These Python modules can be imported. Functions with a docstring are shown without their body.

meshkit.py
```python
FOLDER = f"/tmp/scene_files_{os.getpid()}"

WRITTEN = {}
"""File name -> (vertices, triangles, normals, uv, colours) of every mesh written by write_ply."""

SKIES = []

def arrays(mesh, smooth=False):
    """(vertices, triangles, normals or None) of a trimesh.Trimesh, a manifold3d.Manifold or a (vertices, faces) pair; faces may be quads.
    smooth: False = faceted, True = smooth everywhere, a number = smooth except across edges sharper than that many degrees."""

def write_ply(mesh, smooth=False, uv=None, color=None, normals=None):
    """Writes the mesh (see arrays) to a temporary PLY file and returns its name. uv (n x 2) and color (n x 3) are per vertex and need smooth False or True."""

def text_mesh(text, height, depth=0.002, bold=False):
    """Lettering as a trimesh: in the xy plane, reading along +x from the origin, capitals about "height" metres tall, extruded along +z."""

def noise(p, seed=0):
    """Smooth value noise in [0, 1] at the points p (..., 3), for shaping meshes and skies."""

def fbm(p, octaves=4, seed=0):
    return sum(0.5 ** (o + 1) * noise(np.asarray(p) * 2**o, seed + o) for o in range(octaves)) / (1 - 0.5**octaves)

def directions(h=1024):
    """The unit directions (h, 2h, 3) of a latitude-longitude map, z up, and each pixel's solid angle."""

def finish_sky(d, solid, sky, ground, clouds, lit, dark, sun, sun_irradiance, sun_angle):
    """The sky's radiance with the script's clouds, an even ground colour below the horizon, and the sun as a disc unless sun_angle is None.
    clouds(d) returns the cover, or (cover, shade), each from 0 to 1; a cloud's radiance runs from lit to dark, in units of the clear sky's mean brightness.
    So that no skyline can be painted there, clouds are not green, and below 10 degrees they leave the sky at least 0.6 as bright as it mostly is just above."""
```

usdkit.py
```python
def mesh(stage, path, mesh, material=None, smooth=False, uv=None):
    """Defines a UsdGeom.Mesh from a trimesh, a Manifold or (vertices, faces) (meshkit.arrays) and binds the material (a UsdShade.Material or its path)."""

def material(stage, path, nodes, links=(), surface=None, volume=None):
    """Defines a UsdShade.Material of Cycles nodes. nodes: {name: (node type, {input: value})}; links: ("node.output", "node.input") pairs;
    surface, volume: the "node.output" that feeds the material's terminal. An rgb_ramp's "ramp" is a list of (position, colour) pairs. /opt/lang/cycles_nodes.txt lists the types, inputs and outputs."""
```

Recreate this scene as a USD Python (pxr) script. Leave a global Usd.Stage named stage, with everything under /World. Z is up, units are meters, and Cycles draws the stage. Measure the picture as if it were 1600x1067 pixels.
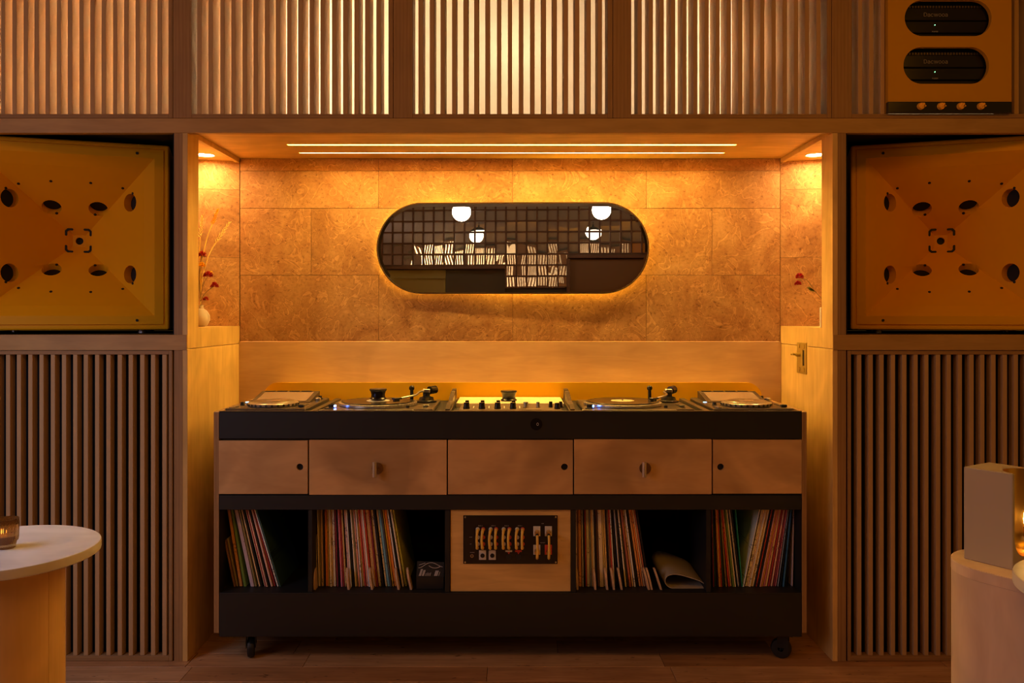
import math, random
import numpy as np
import trimesh
import manifold3d as m3
from shapely.geometry import Polygon, LineString, Point, box as sbox
from shapely import affinity
from pxr import Usd, UsdGeom, UsdLux, UsdShade, Gf, Sdf, Vt
import usdkit, meshkit

random.seed(7)
RNG = np.random.default_rng(7)
stage = Usd.Stage.CreateInMemory()
UsdGeom.SetStageUpAxis(stage, 'Z')
UsdGeom.SetStageMetersPerUnit(stage, 1.0)
UsdGeom.Xform.Define(stage, '/World')
UsdGeom.Scope.Define(stage, '/World/Looks')

# ---------------------------------------------------------------- camera, fill dome, large unseen lights, exposure
F, CX, CY, D, EYE = 1308.0, 797.0, 492.0, 3.4, 1.407      # focal length in pixels, principal point, distance to the cabinet front, eye height
cam = UsdGeom.Camera.Define(stage, '/World/Camera')
cam.CreateHorizontalApertureAttr(36.0)
cam.CreateVerticalApertureAttr(36.0 * 1067 / 1600)
cam.CreateFocalLengthAttr(36.0 * F / 1600)
cam.CreateHorizontalApertureOffsetAttr((800 - CX) / 1600 * 36.0)
cam.CreateVerticalApertureOffsetAttr(-(533.5 - CY) / 1600 * 36.0)
cam.CreateClippingRangeAttr(Gf.Vec2f(0.05, 100.0))
cam.CreateExposureAttr(0.0)
cx = UsdGeom.Xformable(cam)
cx.AddTranslateOp().Set(Gf.Vec3d(0, -D, EYE))
cx.AddRotateXOp().Set(90.0)

AMBER = (1.0, 0.50, 0.10)
dome = UsdLux.DomeLight.Define(stage, '/World/SkyLight')  # added dim warm fill from all round, no sky outside
dome.CreateIntensityAttr(0.05)
dome.CreateColorAttr(Gf.Vec3f(1.0, 0.42, 0.06))


def rect_light(name, pos, target, w, h, color, power):
    l = UsdLux.RectLight.Define(stage, '/World/' + name)
    l.CreateWidthAttr(w); l.CreateHeightAttr(h)
    l.CreateColorAttr(Gf.Vec3f(*color)); l.CreateIntensityAttr(power)
    p, t = np.array(pos, float), np.array(target, float)
    z = p - t; z /= np.linalg.norm(z)
    x = np.cross([0, 0, 1.0], z); x /= np.linalg.norm(x); y = np.cross(z, x)
    M = Gf.Matrix4d(*[float(v) for v in (*x, 0, *y, 0, *z, 0, *p, 1)])
    UsdGeom.Xformable(l).AddTransformOp().Set(M)


# unseen lights: cool from the left, warm from above, bluish over the left table
rect_light('street_window_light', (-3.4, -2.7, 2.0), (-0.3, 0.0, 0.7), 1.6, 1.2, (0.86, 0.68, 0.84), 2.5)  # source out of view, placed to cool the left side
rect_light('bar_light', (0.7, -2.3, 3.0), (0.5, 0.0, 0.6), 3.6, 0.5, (1.0, 0.37, 0.015), 3.5)  # unseen source above, placed to warm the cabinet fronts
rect_light('lamp_over_left_table', (-2.2, -1.2, 1.62), (-2.0, -1.15, 0.0), 0.6, 0.6, (0.44, 0.62, 1.0), 5.4)  # out of view, gives the left table top its cool light


# ---------------------------------------------------------------- helpers
def P(px, py, Y=0.0):
    d = D + Y
    return np.array([(px - CX) / F * d, Y, EYE - (py - CY) / F * d])


def PX(px, Y=0.0):
    return (px - CX) / F * (D + Y)


def PZ(py, Y=0.0):
    return EYE - (py - CY) / F * (D + Y)


COUNT = {}


def numbered(parent, name):
    k = (parent, name)
    n = COUNT.get(k, 0); COUNT[k] = n + 1
    return f'{parent}/{name}' if n == 0 else f'{parent}/{name}_{n:03d}'


def tag(prim, label=None, cat=None, group=None, kind=None):
    for k, v in (('label', label), ('category', cat), ('group', group), ('kind', kind)):
        if v:
            prim.SetCustomDataByKey(k, v)
    return prim


def thing(name, label, cat, group=None, kind=None, loc=None, rotz=0.0):
    path = numbered('/World', name)
    x = UsdGeom.Xform.Define(stage, path)
    if loc is not None:
        x.AddTranslateOp().Set(Gf.Vec3d(*map(float, loc)))
        if rotz:
            x.AddRotateZOp().Set(float(rotz))
    tag(x.GetPrim(), label, cat, group, kind)
    return path


def structure(name, label, cat):
    return thing(name, label, cat, kind='structure')


def part(name, mesh, mat, parent='/World', smooth=False, label=None):
    path = numbered(parent, name)
    g = usdkit.mesh(stage, path, mesh, MATS[mat], smooth=smooth)
    if label:
        g.GetPrim().SetCustomDataByKey('label', label)
    return path


def solo(name, mesh, mat, label, cat, group=None, smooth=False, kind=None):
    path = part(name, mesh, mat, '/World', smooth)
    tag(stage.GetPrimAtPath(path), label, cat, group, kind)
    return path


def bx(x0, x1, y0, y1, z0, z1, b=0.0):
    if b <= 0:
        m = trimesh.creation.box((abs(x1 - x0), abs(y1 - y0), abs(z1 - z0)))
        m.apply_translation(((x0 + x1) / 2, (y0 + y1) / 2, (z0 + z1) / 2))
        return m
    c = np.array([(x0 + x1) / 2, (y0 + y1) / 2, (z0 + z1) / 2])
    h = np.array([abs(x1 - x0), abs(y1 - y0), abs(z1 - z0)]) / 2
    b = min(b, h.min() * 0.45)
    pts = []
    for sx in (-1, 1):
        for sy in (-1, 1):
            for sz in (-1, 1):
                s = np.array([sx, sy, sz])
                for k in range(3):
                    q = h - b; q[k] = h[k]
                    pts.append(c + s * q)
    return trimesh.Trimesh(np.array(pts)).convex_hull


def join(*ms):
    flat = []
    for m in ms:
        flat += m if isinstance(m, list) else [m]
    return trimesh.util.concatenate(flat)


def cyl(p, q, r, seg=20, r2=None):
    p, q = np.array(p, float), np.array(q, float)
    return tube([p, q], [r, r if r2 is None else r2], seg)


def tube(pts, r, seg=10, caps=True):
    pts = np.array(pts, float); n = len(pts)
    r = np.broadcast_to(np.asarray(r, float), (n,))
    t = np.gradient(pts, axis=0); t /= np.linalg.norm(t, axis=1, keepdims=True) + 1e-12
    a = np.array([0, 0, 1.0]) if abs(t[0][2]) < 0.9 else np.array([1.0, 0, 0])
    rings = []
    for i in range(n):
        a = a - t[i] * a.dot(t[i]); a /= np.linalg.norm(a) + 1e-12
        b = np.cross(t[i], a)
        ang = np.arange(seg) * 2 * np.pi / seg
        rings.append(pts[i] + r[i] * (np.cos(ang)[:, None] * a + np.sin(ang)[:, None] * b))
    v = np.vstack(rings)
    f = []
    for i in range(n - 1):
        for j in range(seg):
            k = (j + 1) % seg
            f += [[i * seg + j, i * seg + k, (i + 1) * seg + k], [i * seg + j, (i + 1) * seg + k, (i + 1) * seg + j]]
    if caps:
        c0, c1 = len(v), len(v) + 1
        v = np.vstack([v, pts[0], pts[-1]])
        for j in range(seg):
            k = (j + 1) % seg
            f += [[c0, k, j], [c1, (n - 1) * seg + j, (n - 1) * seg + k]]
    return trimesh.Trimesh(v, np.array(f), process=False)


def curve(pts, n=24):
    from scipy.interpolate import CubicSpline
    pts = np.array(pts, float)
    s = np.r_[0, np.cumsum(np.linalg.norm(np.diff(pts, axis=0), axis=1))]
    return CubicSpline(s, pts)(np.linspace(0, s[-1], n))


def lathe(profile, c=(0, 0, 0), seg=40):
    """profile: (radius, height) from bottom to top, round z."""
    v, f = [], []
    n = len(profile)
    for r, z in profile:
        a = np.arange(seg) * 2 * np.pi / seg
        v.append(np.c_[r * np.cos(a), r * np.sin(a), np.full(seg, z)])
    v = np.vstack(v) + np.array(c)
    for i in range(n - 1):
        for j in range(seg):
            k = (j + 1) % seg
            f += [[i * seg + j, i * seg + k, (i + 1) * seg + k], [i * seg + j, (i + 1) * seg + k, (i + 1) * seg + j]]
    return trimesh.Trimesh(v, np.array(f), process=False)


def prism_y(poly, y0, y1):
    """a shapely polygon in (x, z) extruded from y0 to y1"""
    m = trimesh.creation.extrude_polygon(poly, y1 - y0)
    v = m.vertices.copy()
    m.vertices = np.c_[v[:, 0], y1 - v[:, 2], v[:, 1]]
    return m


def prism_x(poly, x0, x1):
    """a shapely polygon in (y, z) extruded from x0 to x1"""
    m = trimesh.creation.extrude_polygon(poly, x1 - x0)
    v = m.vertices.copy()
    m.vertices = np.c_[x0 + v[:, 2], v[:, 0], v[:, 1]]
    return m


def prism_z(poly, z0, z1):
    m = trimesh.creation.extrude_polygon(poly, z1 - z0)
    m.apply_translation((0, 0, z0))
    return m


def stadium(cx_, cz, hw, hh, seg=24):
    return LineString([(cx_ - hw + hh, cz), (cx_ + hw - hh, cz)]).buffer(hh, quad_segs=seg)


def to_manifold(m):
    m = trimesh.Trimesh(m.vertices, m.faces); m.merge_vertices()
    return m3.Manifold(m3.Mesh(np.array(m.vertices, np.float32), np.array(m.faces, np.uint32)))


def from_manifold(m):
    q = m.to_mesh()
    return trimesh.Trimesh(np.array(q.vert_properties[:, :3]), np.array(q.tri_verts), process=False)


def hullm(pts):
    return m3.Manifold.hull_points(np.array(pts, np.float64))


def text_on_front(t, h, x, y, z, depth=0.0006):
    m = meshkit.text_mesh(t, h, depth)
    v = np.array(m.vertices)
    w = v[:, 0].max() - v[:, 0].min()
    m.vertices = np.c_[v[:, 0] - v[:, 0].min() - w / 2 + x, y - v[:, 2], v[:, 1] + z]
    return m


# ---------------------------------------------------------------- materials
MATS = {}


def mat(name, nodes, links=(), surface='p.BSDF'):
    MATS[name] = usdkit.material(stage, '/World/Looks/' + name, nodes, links, surface)


def plain(name, color, rough=0.5, metal=0.0, **kw):
    mat(name, {'p': ('principled_bsdf', dict(base_color=color, roughness=rough, metallic=metal, **kw))})


def emit(name, color, strength):
    mat(name, {'e': ('emission', dict(color=color, strength=strength))}, surface='e.emission')


def wood(name, dark, light, stretch=(3, 30, 30), rough=0.45, cloud=(0.8, 1.08), spec=0.35, bump=0.08, specks=False):
    """grain stretched along the axis that has the small number in stretch; fine pores and soft clouds of tone"""
    mid = tuple((a + b) / 2 for a, b in zip(dark, light))
    nodes = {
        'g': ('geometry', {}), 'oi': ('object_info', {}),
        'sh': ('vector_math', dict(math_type='add')),
        'sc': ('vector_math', dict(math_type='scale', scale=13.0)),
        'cx': ('combine_xyz', {}),
        'm': ('mapping', dict(mapping_type='point', scale=stretch)),
        'n': ('noise_texture', dict(scale=1.0, detail=5.0, roughness=0.6, distortion=0.6)),
        'n2': ('noise_texture', dict(scale=3.0, detail=2.0, roughness=0.5, distortion=1.0)),
        'r': ('rgb_ramp', dict(ramp=[(0.28, dark), (0.5, mid), (0.72, light)])),
        'r2': ('rgb_ramp', dict(ramp=[(0.3, (cloud[0], cloud[0] * 0.98, cloud[0] * 0.96)), (0.7, (cloud[1],) * 3)])),
        'mx': ('mix_color', dict(blend_type='multiply', fac=1.0, use_clamp_result=False)),
        'b': ('bump', dict(strength=bump, distance=0.002)),
        'p': ('principled_bsdf', dict(roughness=rough, specular_ior_level=spec)),
    }
    links = [('oi.random', 'cx.x'), ('oi.random', 'cx.y'), ('oi.random', 'cx.z'), ('cx.vector', 'sc.vector1'), ('sc.vector', 'sh.vector2'),
             ('g.position', 'sh.vector1'), ('sh.vector', 'm.vector'), ('m.vector', 'n.vector'), ('sh.vector', 'n2.vector'),
             ('n.fac', 'r.fac'), ('n2.fac', 'r2.fac'), ('r.color', 'mx.a'), ('r2.color', 'mx.b'), ('mx.result', 'p.base_color'),
             ('n.fac', 'b.height'), ('b.normal', 'p.normal')]
    if specks:      # small dark knots and nail marks
        nodes['km'] = ('mapping', dict(mapping_type='point', scale=(16, 48, 40)))
        nodes['kn'] = ('noise_texture', dict(scale=1.0, detail=3.0, roughness=0.7))
        nodes['kr'] = ('rgb_ramp', dict(ramp=[(0.28, (0.25, 0.2, 0.18)), (0.36, (1, 1, 1))]))
        nodes['kx'] = ('mix_color', dict(blend_type='multiply', fac=1.0))
        links = [l for l in links if l[1] != 'p.base_color'] + [('sh.vector', 'km.vector'), ('km.vector', 'kn.vector'), ('kn.fac', 'kr.fac'), ('mx.result', 'kx.a'), ('kr.color', 'kx.b'), ('kx.result', 'p.base_color')]
    if bump <= 0:
        links = [l for l in links if l[1] != 'p.normal']
    mat(name, nodes, links)


def ply(name, dark, light, axis, pitch=0.0032, rough=0.55):
    """cut edge of birch plywood: thin veneer layers across one axis, streaks along the grain"""
    st = [5.0, 5.0, 5.0]; st[axis] = 120.0
    nodes = {
        'g': ('geometry', {}),
        'm': ('mapping', dict(mapping_type='point', scale=tuple(st))),
        'w': ('wave_texture', dict(wave_type='bands', bands_direction='xyz'[axis], scale=1.0 / pitch / 6.283 * 2.0, distortion=0.6, detail=1.0, detail_scale=2.0)),
        'n': ('noise_texture', dict(scale=1.0, detail=4.0, roughness=0.65)),
        'mf': ('mix_float', dict(fac=0.55)),
        'r': ('rgb_ramp', dict(ramp=[(0.2, dark), (0.75, light)])),
        'p': ('principled_bsdf', dict(roughness=rough, specular_ior_level=0.3)),
    }
    mat(name, nodes, [('g.position', 'm.vector'), ('g.position', 'w.vector'), ('m.vector', 'n.vector'), ('w.fac', 'mf.a'), ('n.fac', 'mf.b'), ('mf.result', 'r.fac'), ('r.color', 'p.base_color')])


wood('maple_x', (0.63, 0.385, 0.12), (0.80, 0.54, 0.19), (4, 22, 26))
wood('maple_y', (0.63, 0.385, 0.12), (0.80, 0.54, 0.19), (22, 4, 26))
wood('maple_z', (0.63, 0.385, 0.12), (0.80, 0.54, 0.19), (26, 22, 3))
wood('board_wood', (0.46, 0.275, 0.135), (0.57, 0.355, 0.18), (4, 22, 26), cloud=(0.9, 1.05))
wood('trim_wood', (0.40, 0.225, 0.065), (0.52, 0.31, 0.10), (4, 22, 26), cloud=(0.9, 1.05))
wood('drawer_wood', (0.56, 0.325, 0.13), (0.68, 0.43, 0.19), (5, 14, 14), cloud=(0.66, 1.14))
wood('table_wood', (0.68, 0.65, 0.64), (0.77, 0.74, 0.73), (4, 14, 10), rough=0.4)
wood('stave_wood', (0.70, 0.42, 0.15), (0.78, 0.49, 0.20), (22, 22, 3), rough=0.45)
wood('pale_wood', (0.68, 0.50, 0.40), (0.80, 0.63, 0.52), (14, 14, 4), rough=0.5)
wood('slat_wood', (0.47, 0.30, 0.145), (0.53, 0.345, 0.17), (60, 8, 0.8), rough=0.6, cloud=(0.97, 1.02), spec=0.2, bump=0.0)
wood('dark_trim', (0.18, 0.10, 0.055), (0.26, 0.15, 0.085), (4, 20, 20), rough=0.5)
for i, (a, b) in enumerate((((0.40, 0.20, 0.085), (0.60, 0.34, 0.16)), ((0.35, 0.165, 0.065), (0.52, 0.28, 0.12)), ((0.44, 0.24, 0.105), (0.64, 0.38, 0.19)))):
    wood(f'floor_wood_{i}', a, b, (4, 34, 30), rough=0.42, specks=True)
ply('ply_x', (0.22, 0.115, 0.042), (0.42, 0.245, 0.10), 0)
ply('ply_z', (0.22, 0.115, 0.042), (0.42, 0.245, 0.10), 2)
plain('black', (0.0105, 0.010, 0.010), 0.55)
plain('black_gloss', (0.010, 0.009, 0.009), 0.18)
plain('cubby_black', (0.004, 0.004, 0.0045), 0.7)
plain('rubber', (0.012, 0.012, 0.012), 0.5)
plain('yellow_paint', (0.88, 0.42, 0.004), 0.45, specular_ior_level=0.2)
plain('board_yellow', (0.98, 0.52, 0.004), 0.38, specular_ior_level=0.3)
plain('amp_yellow', (0.58, 0.29, 0.015), 0.5, specular_ior_level=0.2)
plain('deck_metal', (0.10, 0.075, 0.055), 0.34, 0.45)
plain('mixer_face', (0.10, 0.06, 0.035), 0.5)
plain('silver', (0.55, 0.52, 0.48), 0.28, 1.0)
plain('pale_metal', (0.75, 0.66, 0.56), 0.38, 0.9)
plain('steel', (0.45, 0.42, 0.40), 0.35, 1.0)
plain('brass', (0.52, 0.36, 0.07), 0.35, 0.5)
plain('bronze', (0.10, 0.06, 0.035), 0.3, 0.8)
plain('rose_brown', (0.22, 0.115, 0.045), 0.35, 0.4)
plain('gold_leaf', (0.95, 0.60, 0.16), 0.32, 1.0)
plain('slot_dark', (0.006, 0.005, 0.005), 0.6)
plain('lamp_stone', (0.47, 0.40, 0.335), 0.75)
plain('white_paint', (0.80, 0.76, 0.68), 0.6)
plain('box_white', (0.85, 0.83, 0.79), 0.7)
plain('cream_panel', (0.80, 0.66, 0.40), 0.45)
plain('orange_knob', (1.0, 0.50, 0.05), 0.4)
plain('jack_white', (0.62, 0.60, 0.54), 0.4)
plain('jack_red', (0.62, 0.06, 0.03), 0.4)
plain('cable_yellow', (0.90, 0.58, 0.10), 0.35)
plain('plug_brass', (0.80, 0.50, 0.12), 0.3, 0.9)
plain('print_grey', (0.42, 0.40, 0.38), 0.6)
plain('amp_print', (0.22, 0.19, 0.16), 0.5)
plain('card_white', (0.86, 0.80, 0.70), 0.6)
plain('newsprint', (0.42, 0.36, 0.27), 0.8)
plain('vinyl', (0.012, 0.010, 0.010), 0.22)
plain('label_cream', (0.72, 0.55, 0.34), 0.5)
plain('label_white', (0.80, 0.76, 0.70), 0.5)
plain('jog_clear', (0.36, 0.29, 0.23), 0.25, 0.5)
plain('screen_glass', (0.62, 0.50, 0.42), 0.2, 0.7)
plain('vase_grey', (0.50, 0.42, 0.36), 0.5)
plain('petal_red', (0.42, 0.010, 0.022), 0.5)
mat('petal_gold', {'d': ('diffuse_bsdf', dict(color=(0.92, 0.55, 0.03))), 't': ('translucent_bsdf', dict(color=(0.92, 0.55, 0.03))), 'x': ('mix_closure', dict(fac=0.5))}, [('d.BSDF', 'x.closure1'), ('t.BSDF', 'x.closure2')], 'x.closure')
plain('stem_brown', (0.20, 0.13, 0.04), 0.6)
mat('straw', {'d': ('diffuse_bsdf', dict(color=(0.95, 0.82, 0.40))), 't': ('translucent_bsdf', dict(color=(0.95, 0.82, 0.40))), 'x': ('mix_closure', dict(fac=0.5))}, [('d.BSDF', 'x.closure1'), ('t.BSDF', 'x.closure2')], 'x.closure')
plain('leaf_green', (0.14, 0.17, 0.04), 0.6)
plain('divider_wood', (0.60, 0.40, 0.25), 0.55)
plain('plaster', (0.50, 0.47, 0.38), 0.8)
plain('olive_fabric', (0.40, 0.34, 0.10), 0.8)
plain('dark_fabric', (0.12, 0.105, 0.06), 0.8)
plain('cabinet_brown', (0.24, 0.13, 0.045), 0.5)
plain('wax', (0.85, 0.65, 0.35), 0.5)
mat('diffuser', {'t': ('translucent_bsdf', dict(color=(0.86, 0.80, 0.68)))}, surface='t.BSDF')
mat('mirror_glass', {'g': ('glossy_bsdf', dict(color=(0.93, 0.90, 0.85), roughness=0.0))}, surface='g.BSDF')
mat('window_pane', {'g': ('glossy_bsdf', dict(color=(0.9, 0.86, 0.80), roughness=0.0)), 'd': ('diffuse_bsdf', dict(color=(0.52, 0.62, 0.54))), 'x': ('mix_closure', dict(fac=0.74))},
    [('d.BSDF', 'x.closure1'), ('g.BSDF', 'x.closure2')], 'x.closure')  # diffuse share stands in for the reflected lit ceiling
mat('amber_glass', {'p': ('principled_bsdf', dict(base_color=(0.60, 0.38, 0.15), roughness=0.02, transmission_weight=0.92, ior=1.45))})
emit('led_slot', (1.0, 0.60, 0.13), 170.0)
emit('led_halo', (1.0, 0.56, 0.05), 105.0)
emit('led_board', (1.0, 0.54, 0.06), 8.0)
emit('downlight', (1.0, 0.60, 0.22), 340.0)
emit('bulb', (1.0, 0.74, 0.50), 15.0)
emit('bulb_dim', (1.0, 0.74, 0.52), 78.0)
emit('bulb_low', (1.0, 0.78, 0.54), 900.0)
emit('globe', (1.0, 0.82, 0.60), 6.5)
emit('led_blue', (0.10, 0.22, 1.0), 30.0)
emit('led_ice', (0.45, 0.75, 1.0), 2.2)
emit('led_green', (0.2, 1.0, 0.35), 3.0)
emit('candle', (1.0, 0.45, 0.10), 12.0)
emit('lamp_bulb', (1.0, 0.55, 0.14), 45.0)
# strobe dots of the platter rim
mat('platter_rim', {'tc': ('texture_coordinate', {}), 'w': ('wave_texture', dict(wave_type='bands', bands_direction='x', scale=55.0)), 'r': ('rgb_ramp', dict(ramp=[(0.4, (0.30, 0.27, 0.25)), (0.6, (0.62, 0.59, 0.56))])),
                    'p': ('principled_bsdf', dict(metallic=0.7, roughness=0.25))}, [('tc.object', 'w.vector'), ('w.fac', 'r.fac'), ('r.color', 'p.base_color')])
# burl-like cork sheet: swirled bands, pale veins and dark specks
mat('cork', {
    'g': ('geometry', {}), 'oi': ('object_info', {}), 'cx': ('combine_xyz', {}), 'sc': ('vector_math', dict(math_type='scale', scale=9.0)), 'sh': ('vector_math', dict(math_type='add')),
    'n1': ('noise_texture', dict(scale=3.0, detail=4.0, roughness=0.55, distortion=2.2)),
    'n2': ('noise_texture', dict(scale=6.0, detail=2.5, roughness=0.5, distortion=2.6)),
    'n3': ('noise_texture', dict(scale=75.0, detail=3.0, roughness=0.6, distortion=0.3)),
    'r1': ('rgb_ramp', dict(ramp=[(0.30, (0.26, 0.126, 0.044)), (0.44, (0.31, 0.155, 0.061)), (0.56, (0.35, 0.185, 0.074)), (0.70, (0.40, 0.225, 0.097))])),
    'r2': ('rgb_ramp', dict(ramp=[(0.445, (0.97, 0.96, 0.95)), (0.462, (1.30, 1.34, 1.36)), (0.478, (1.22, 1.25, 1.27)), (0.492, (0.84, 0.82, 0.8)), (0.52, (0.98, 0.98, 0.97)), (0.64, (1.0, 1.0, 1.0)), (0.68, (1.14, 1.16, 1.18))])),
    'r3': ('rgb_ramp', dict(ramp=[(0.28, (0.42, 0.34, 0.28)), (0.38, (0.86, 0.84, 0.82)), (0.62, (1.07, 1.07, 1.07))])),
    'm1': ('mix_color', dict(blend_type='multiply', fac=1.0, use_clamp_result=False)), 'm2': ('mix_color', dict(blend_type='multiply', fac=0.85, use_clamp=True)),
    'b': ('bump', dict(strength=0.35, distance=0.004)), 'p': ('principled_bsdf', dict(roughness=0.6, specular_ior_level=0.25))},
    [('oi.random', 'cx.x'), ('oi.random', 'cx.y'), ('oi.random', 'cx.z'), ('cx.vector', 'sc.vector1'), ('sc.vector', 'sh.vector2'), ('g.position', 'sh.vector1'),
     ('sh.vector', 'n1.vector'), ('sh.vector', 'n2.vector'), ('sh.vector', 'n3.vector'), ('n1.fac', 'r1.fac'), ('n2.fac', 'r2.fac'), ('n3.fac', 'r3.fac'),
     ('r1.color', 'm1.a'), ('r2.color', 'm1.b'), ('m1.result', 'm2.a'), ('r3.color', 'm2.b'), ('m2.result', 'p.base_color'), ('n2.fac', 'b.height'), ('b.normal', 'p.normal')])

# ---------------------------------------------------------------- floor
floor = structure('floor', 'worn wooden plank floor with dark knots and scuffs', 'floor')
part('subfloor', bx(-3.2, 3.2, -5.3, 0.95, -0.05, -0.013), 'floor_wood_1', floor)
rowb = [0.66 - 0.1345 * k for k in range(8)]
rowb = [r + (-0.05 - rowb[5] + 0.0) for r in rowb]          # one joint falls at Y = -0.05
cuts = {4: [-1.30, -0.83, 0.62, 1.75], 5: [-1.27, -0.09, 0.64, 1.9], 6: [-1.75, -0.35, 0.9], 3: [-0.9, 0.2, 1.1], 7: [-1.0, 0.4, 1.6]}
for k in range(len(rowb) - 1):
    y1, y0 = rowb[k], rowb[k + 1]
    xs = [-2.6] + cuts.get(k, [-1.5 + 0.37 * (k % 3), -0.1 - 0.2 * (k % 2), 1.05 - 0.3 * (k % 4)]) + [2.6]
    for i in range(len(xs) - 1):
        part('plank', bx(xs[i] + 0.0008, xs[i + 1] - 0.0008, y0 + 0.0008, y1 - 0.0008, -0.0125, 0.0 - 0.0004 * ((i + k) % 2), 0.0012), f'floor_wood_{(i * 2 + k) % 3}', floor)
rest = []
for k in range(33):
    y1 = rowb[-1] - 0.1345 * k
    xs = [-3.2, -2.0 + 0.5 * (k % 3), -0.6 + 0.4 * (k % 4), 1.0 + 0.3 * (k % 2), 3.2]
    for i in range(4):
        rest.append(bx(xs[i] + 0.001, xs[i + 1] - 0.001, y1 - 0.1337, y1 - 0.0008, -0.0125, 0.0))
r = part('further_planks', join(rest), 'floor_wood_0', floor)
stage.GetPrimAtPath(r).SetCustomDataByKey('kind', 'stuff')

# ---------------------------------------------------------------- niche: cork back wall, side walls, ceiling, trims
YB = 0.652
ZC = EYE + 291.6 * 0.0026                      # niche ceiling
ZH0, ZH1 = EYE + 284 * 0.0026, EYE + 307 * 0.0026   # header band
XN = 1.310
wall = structure('wall_back', 'niche back wall of marbled cork tiles over a maple board', 'wall')
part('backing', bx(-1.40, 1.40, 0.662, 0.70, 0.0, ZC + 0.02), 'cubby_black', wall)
A = [375, 591.5, 801, 1010, 1219, 1227]
B = [375, 486, 695, 904, 1113, 1219, 1227]
yr = [244, 267, 325.5, 430, 534]
for k, cols in enumerate((A, A, B, A)):
    z1, z0 = PZ(yr[k], YB), PZ(yr[k + 1], YB)
    if k == 0:
        z1 = ZC
    for i in range(len(cols) - 1):
        x0, x1 = max(PX(cols[i], YB), -XN), min(PX(cols[i + 1], YB), XN)
        part('cork_tile', bx(x0 + 0.0006, x1 - 0.0006, YB + 0.0006 * ((i + k) % 2), 0.661, z0 + 0.0006, z1 - 0.0006, 0.0012), 'cork', wall)
ZL = PZ(533.5, 0.645)
part('lower_board', bx(-XN, XN, 0.644, 0.661, 0.0, ZL, 0.0015), 'board_wood', wall)

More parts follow.
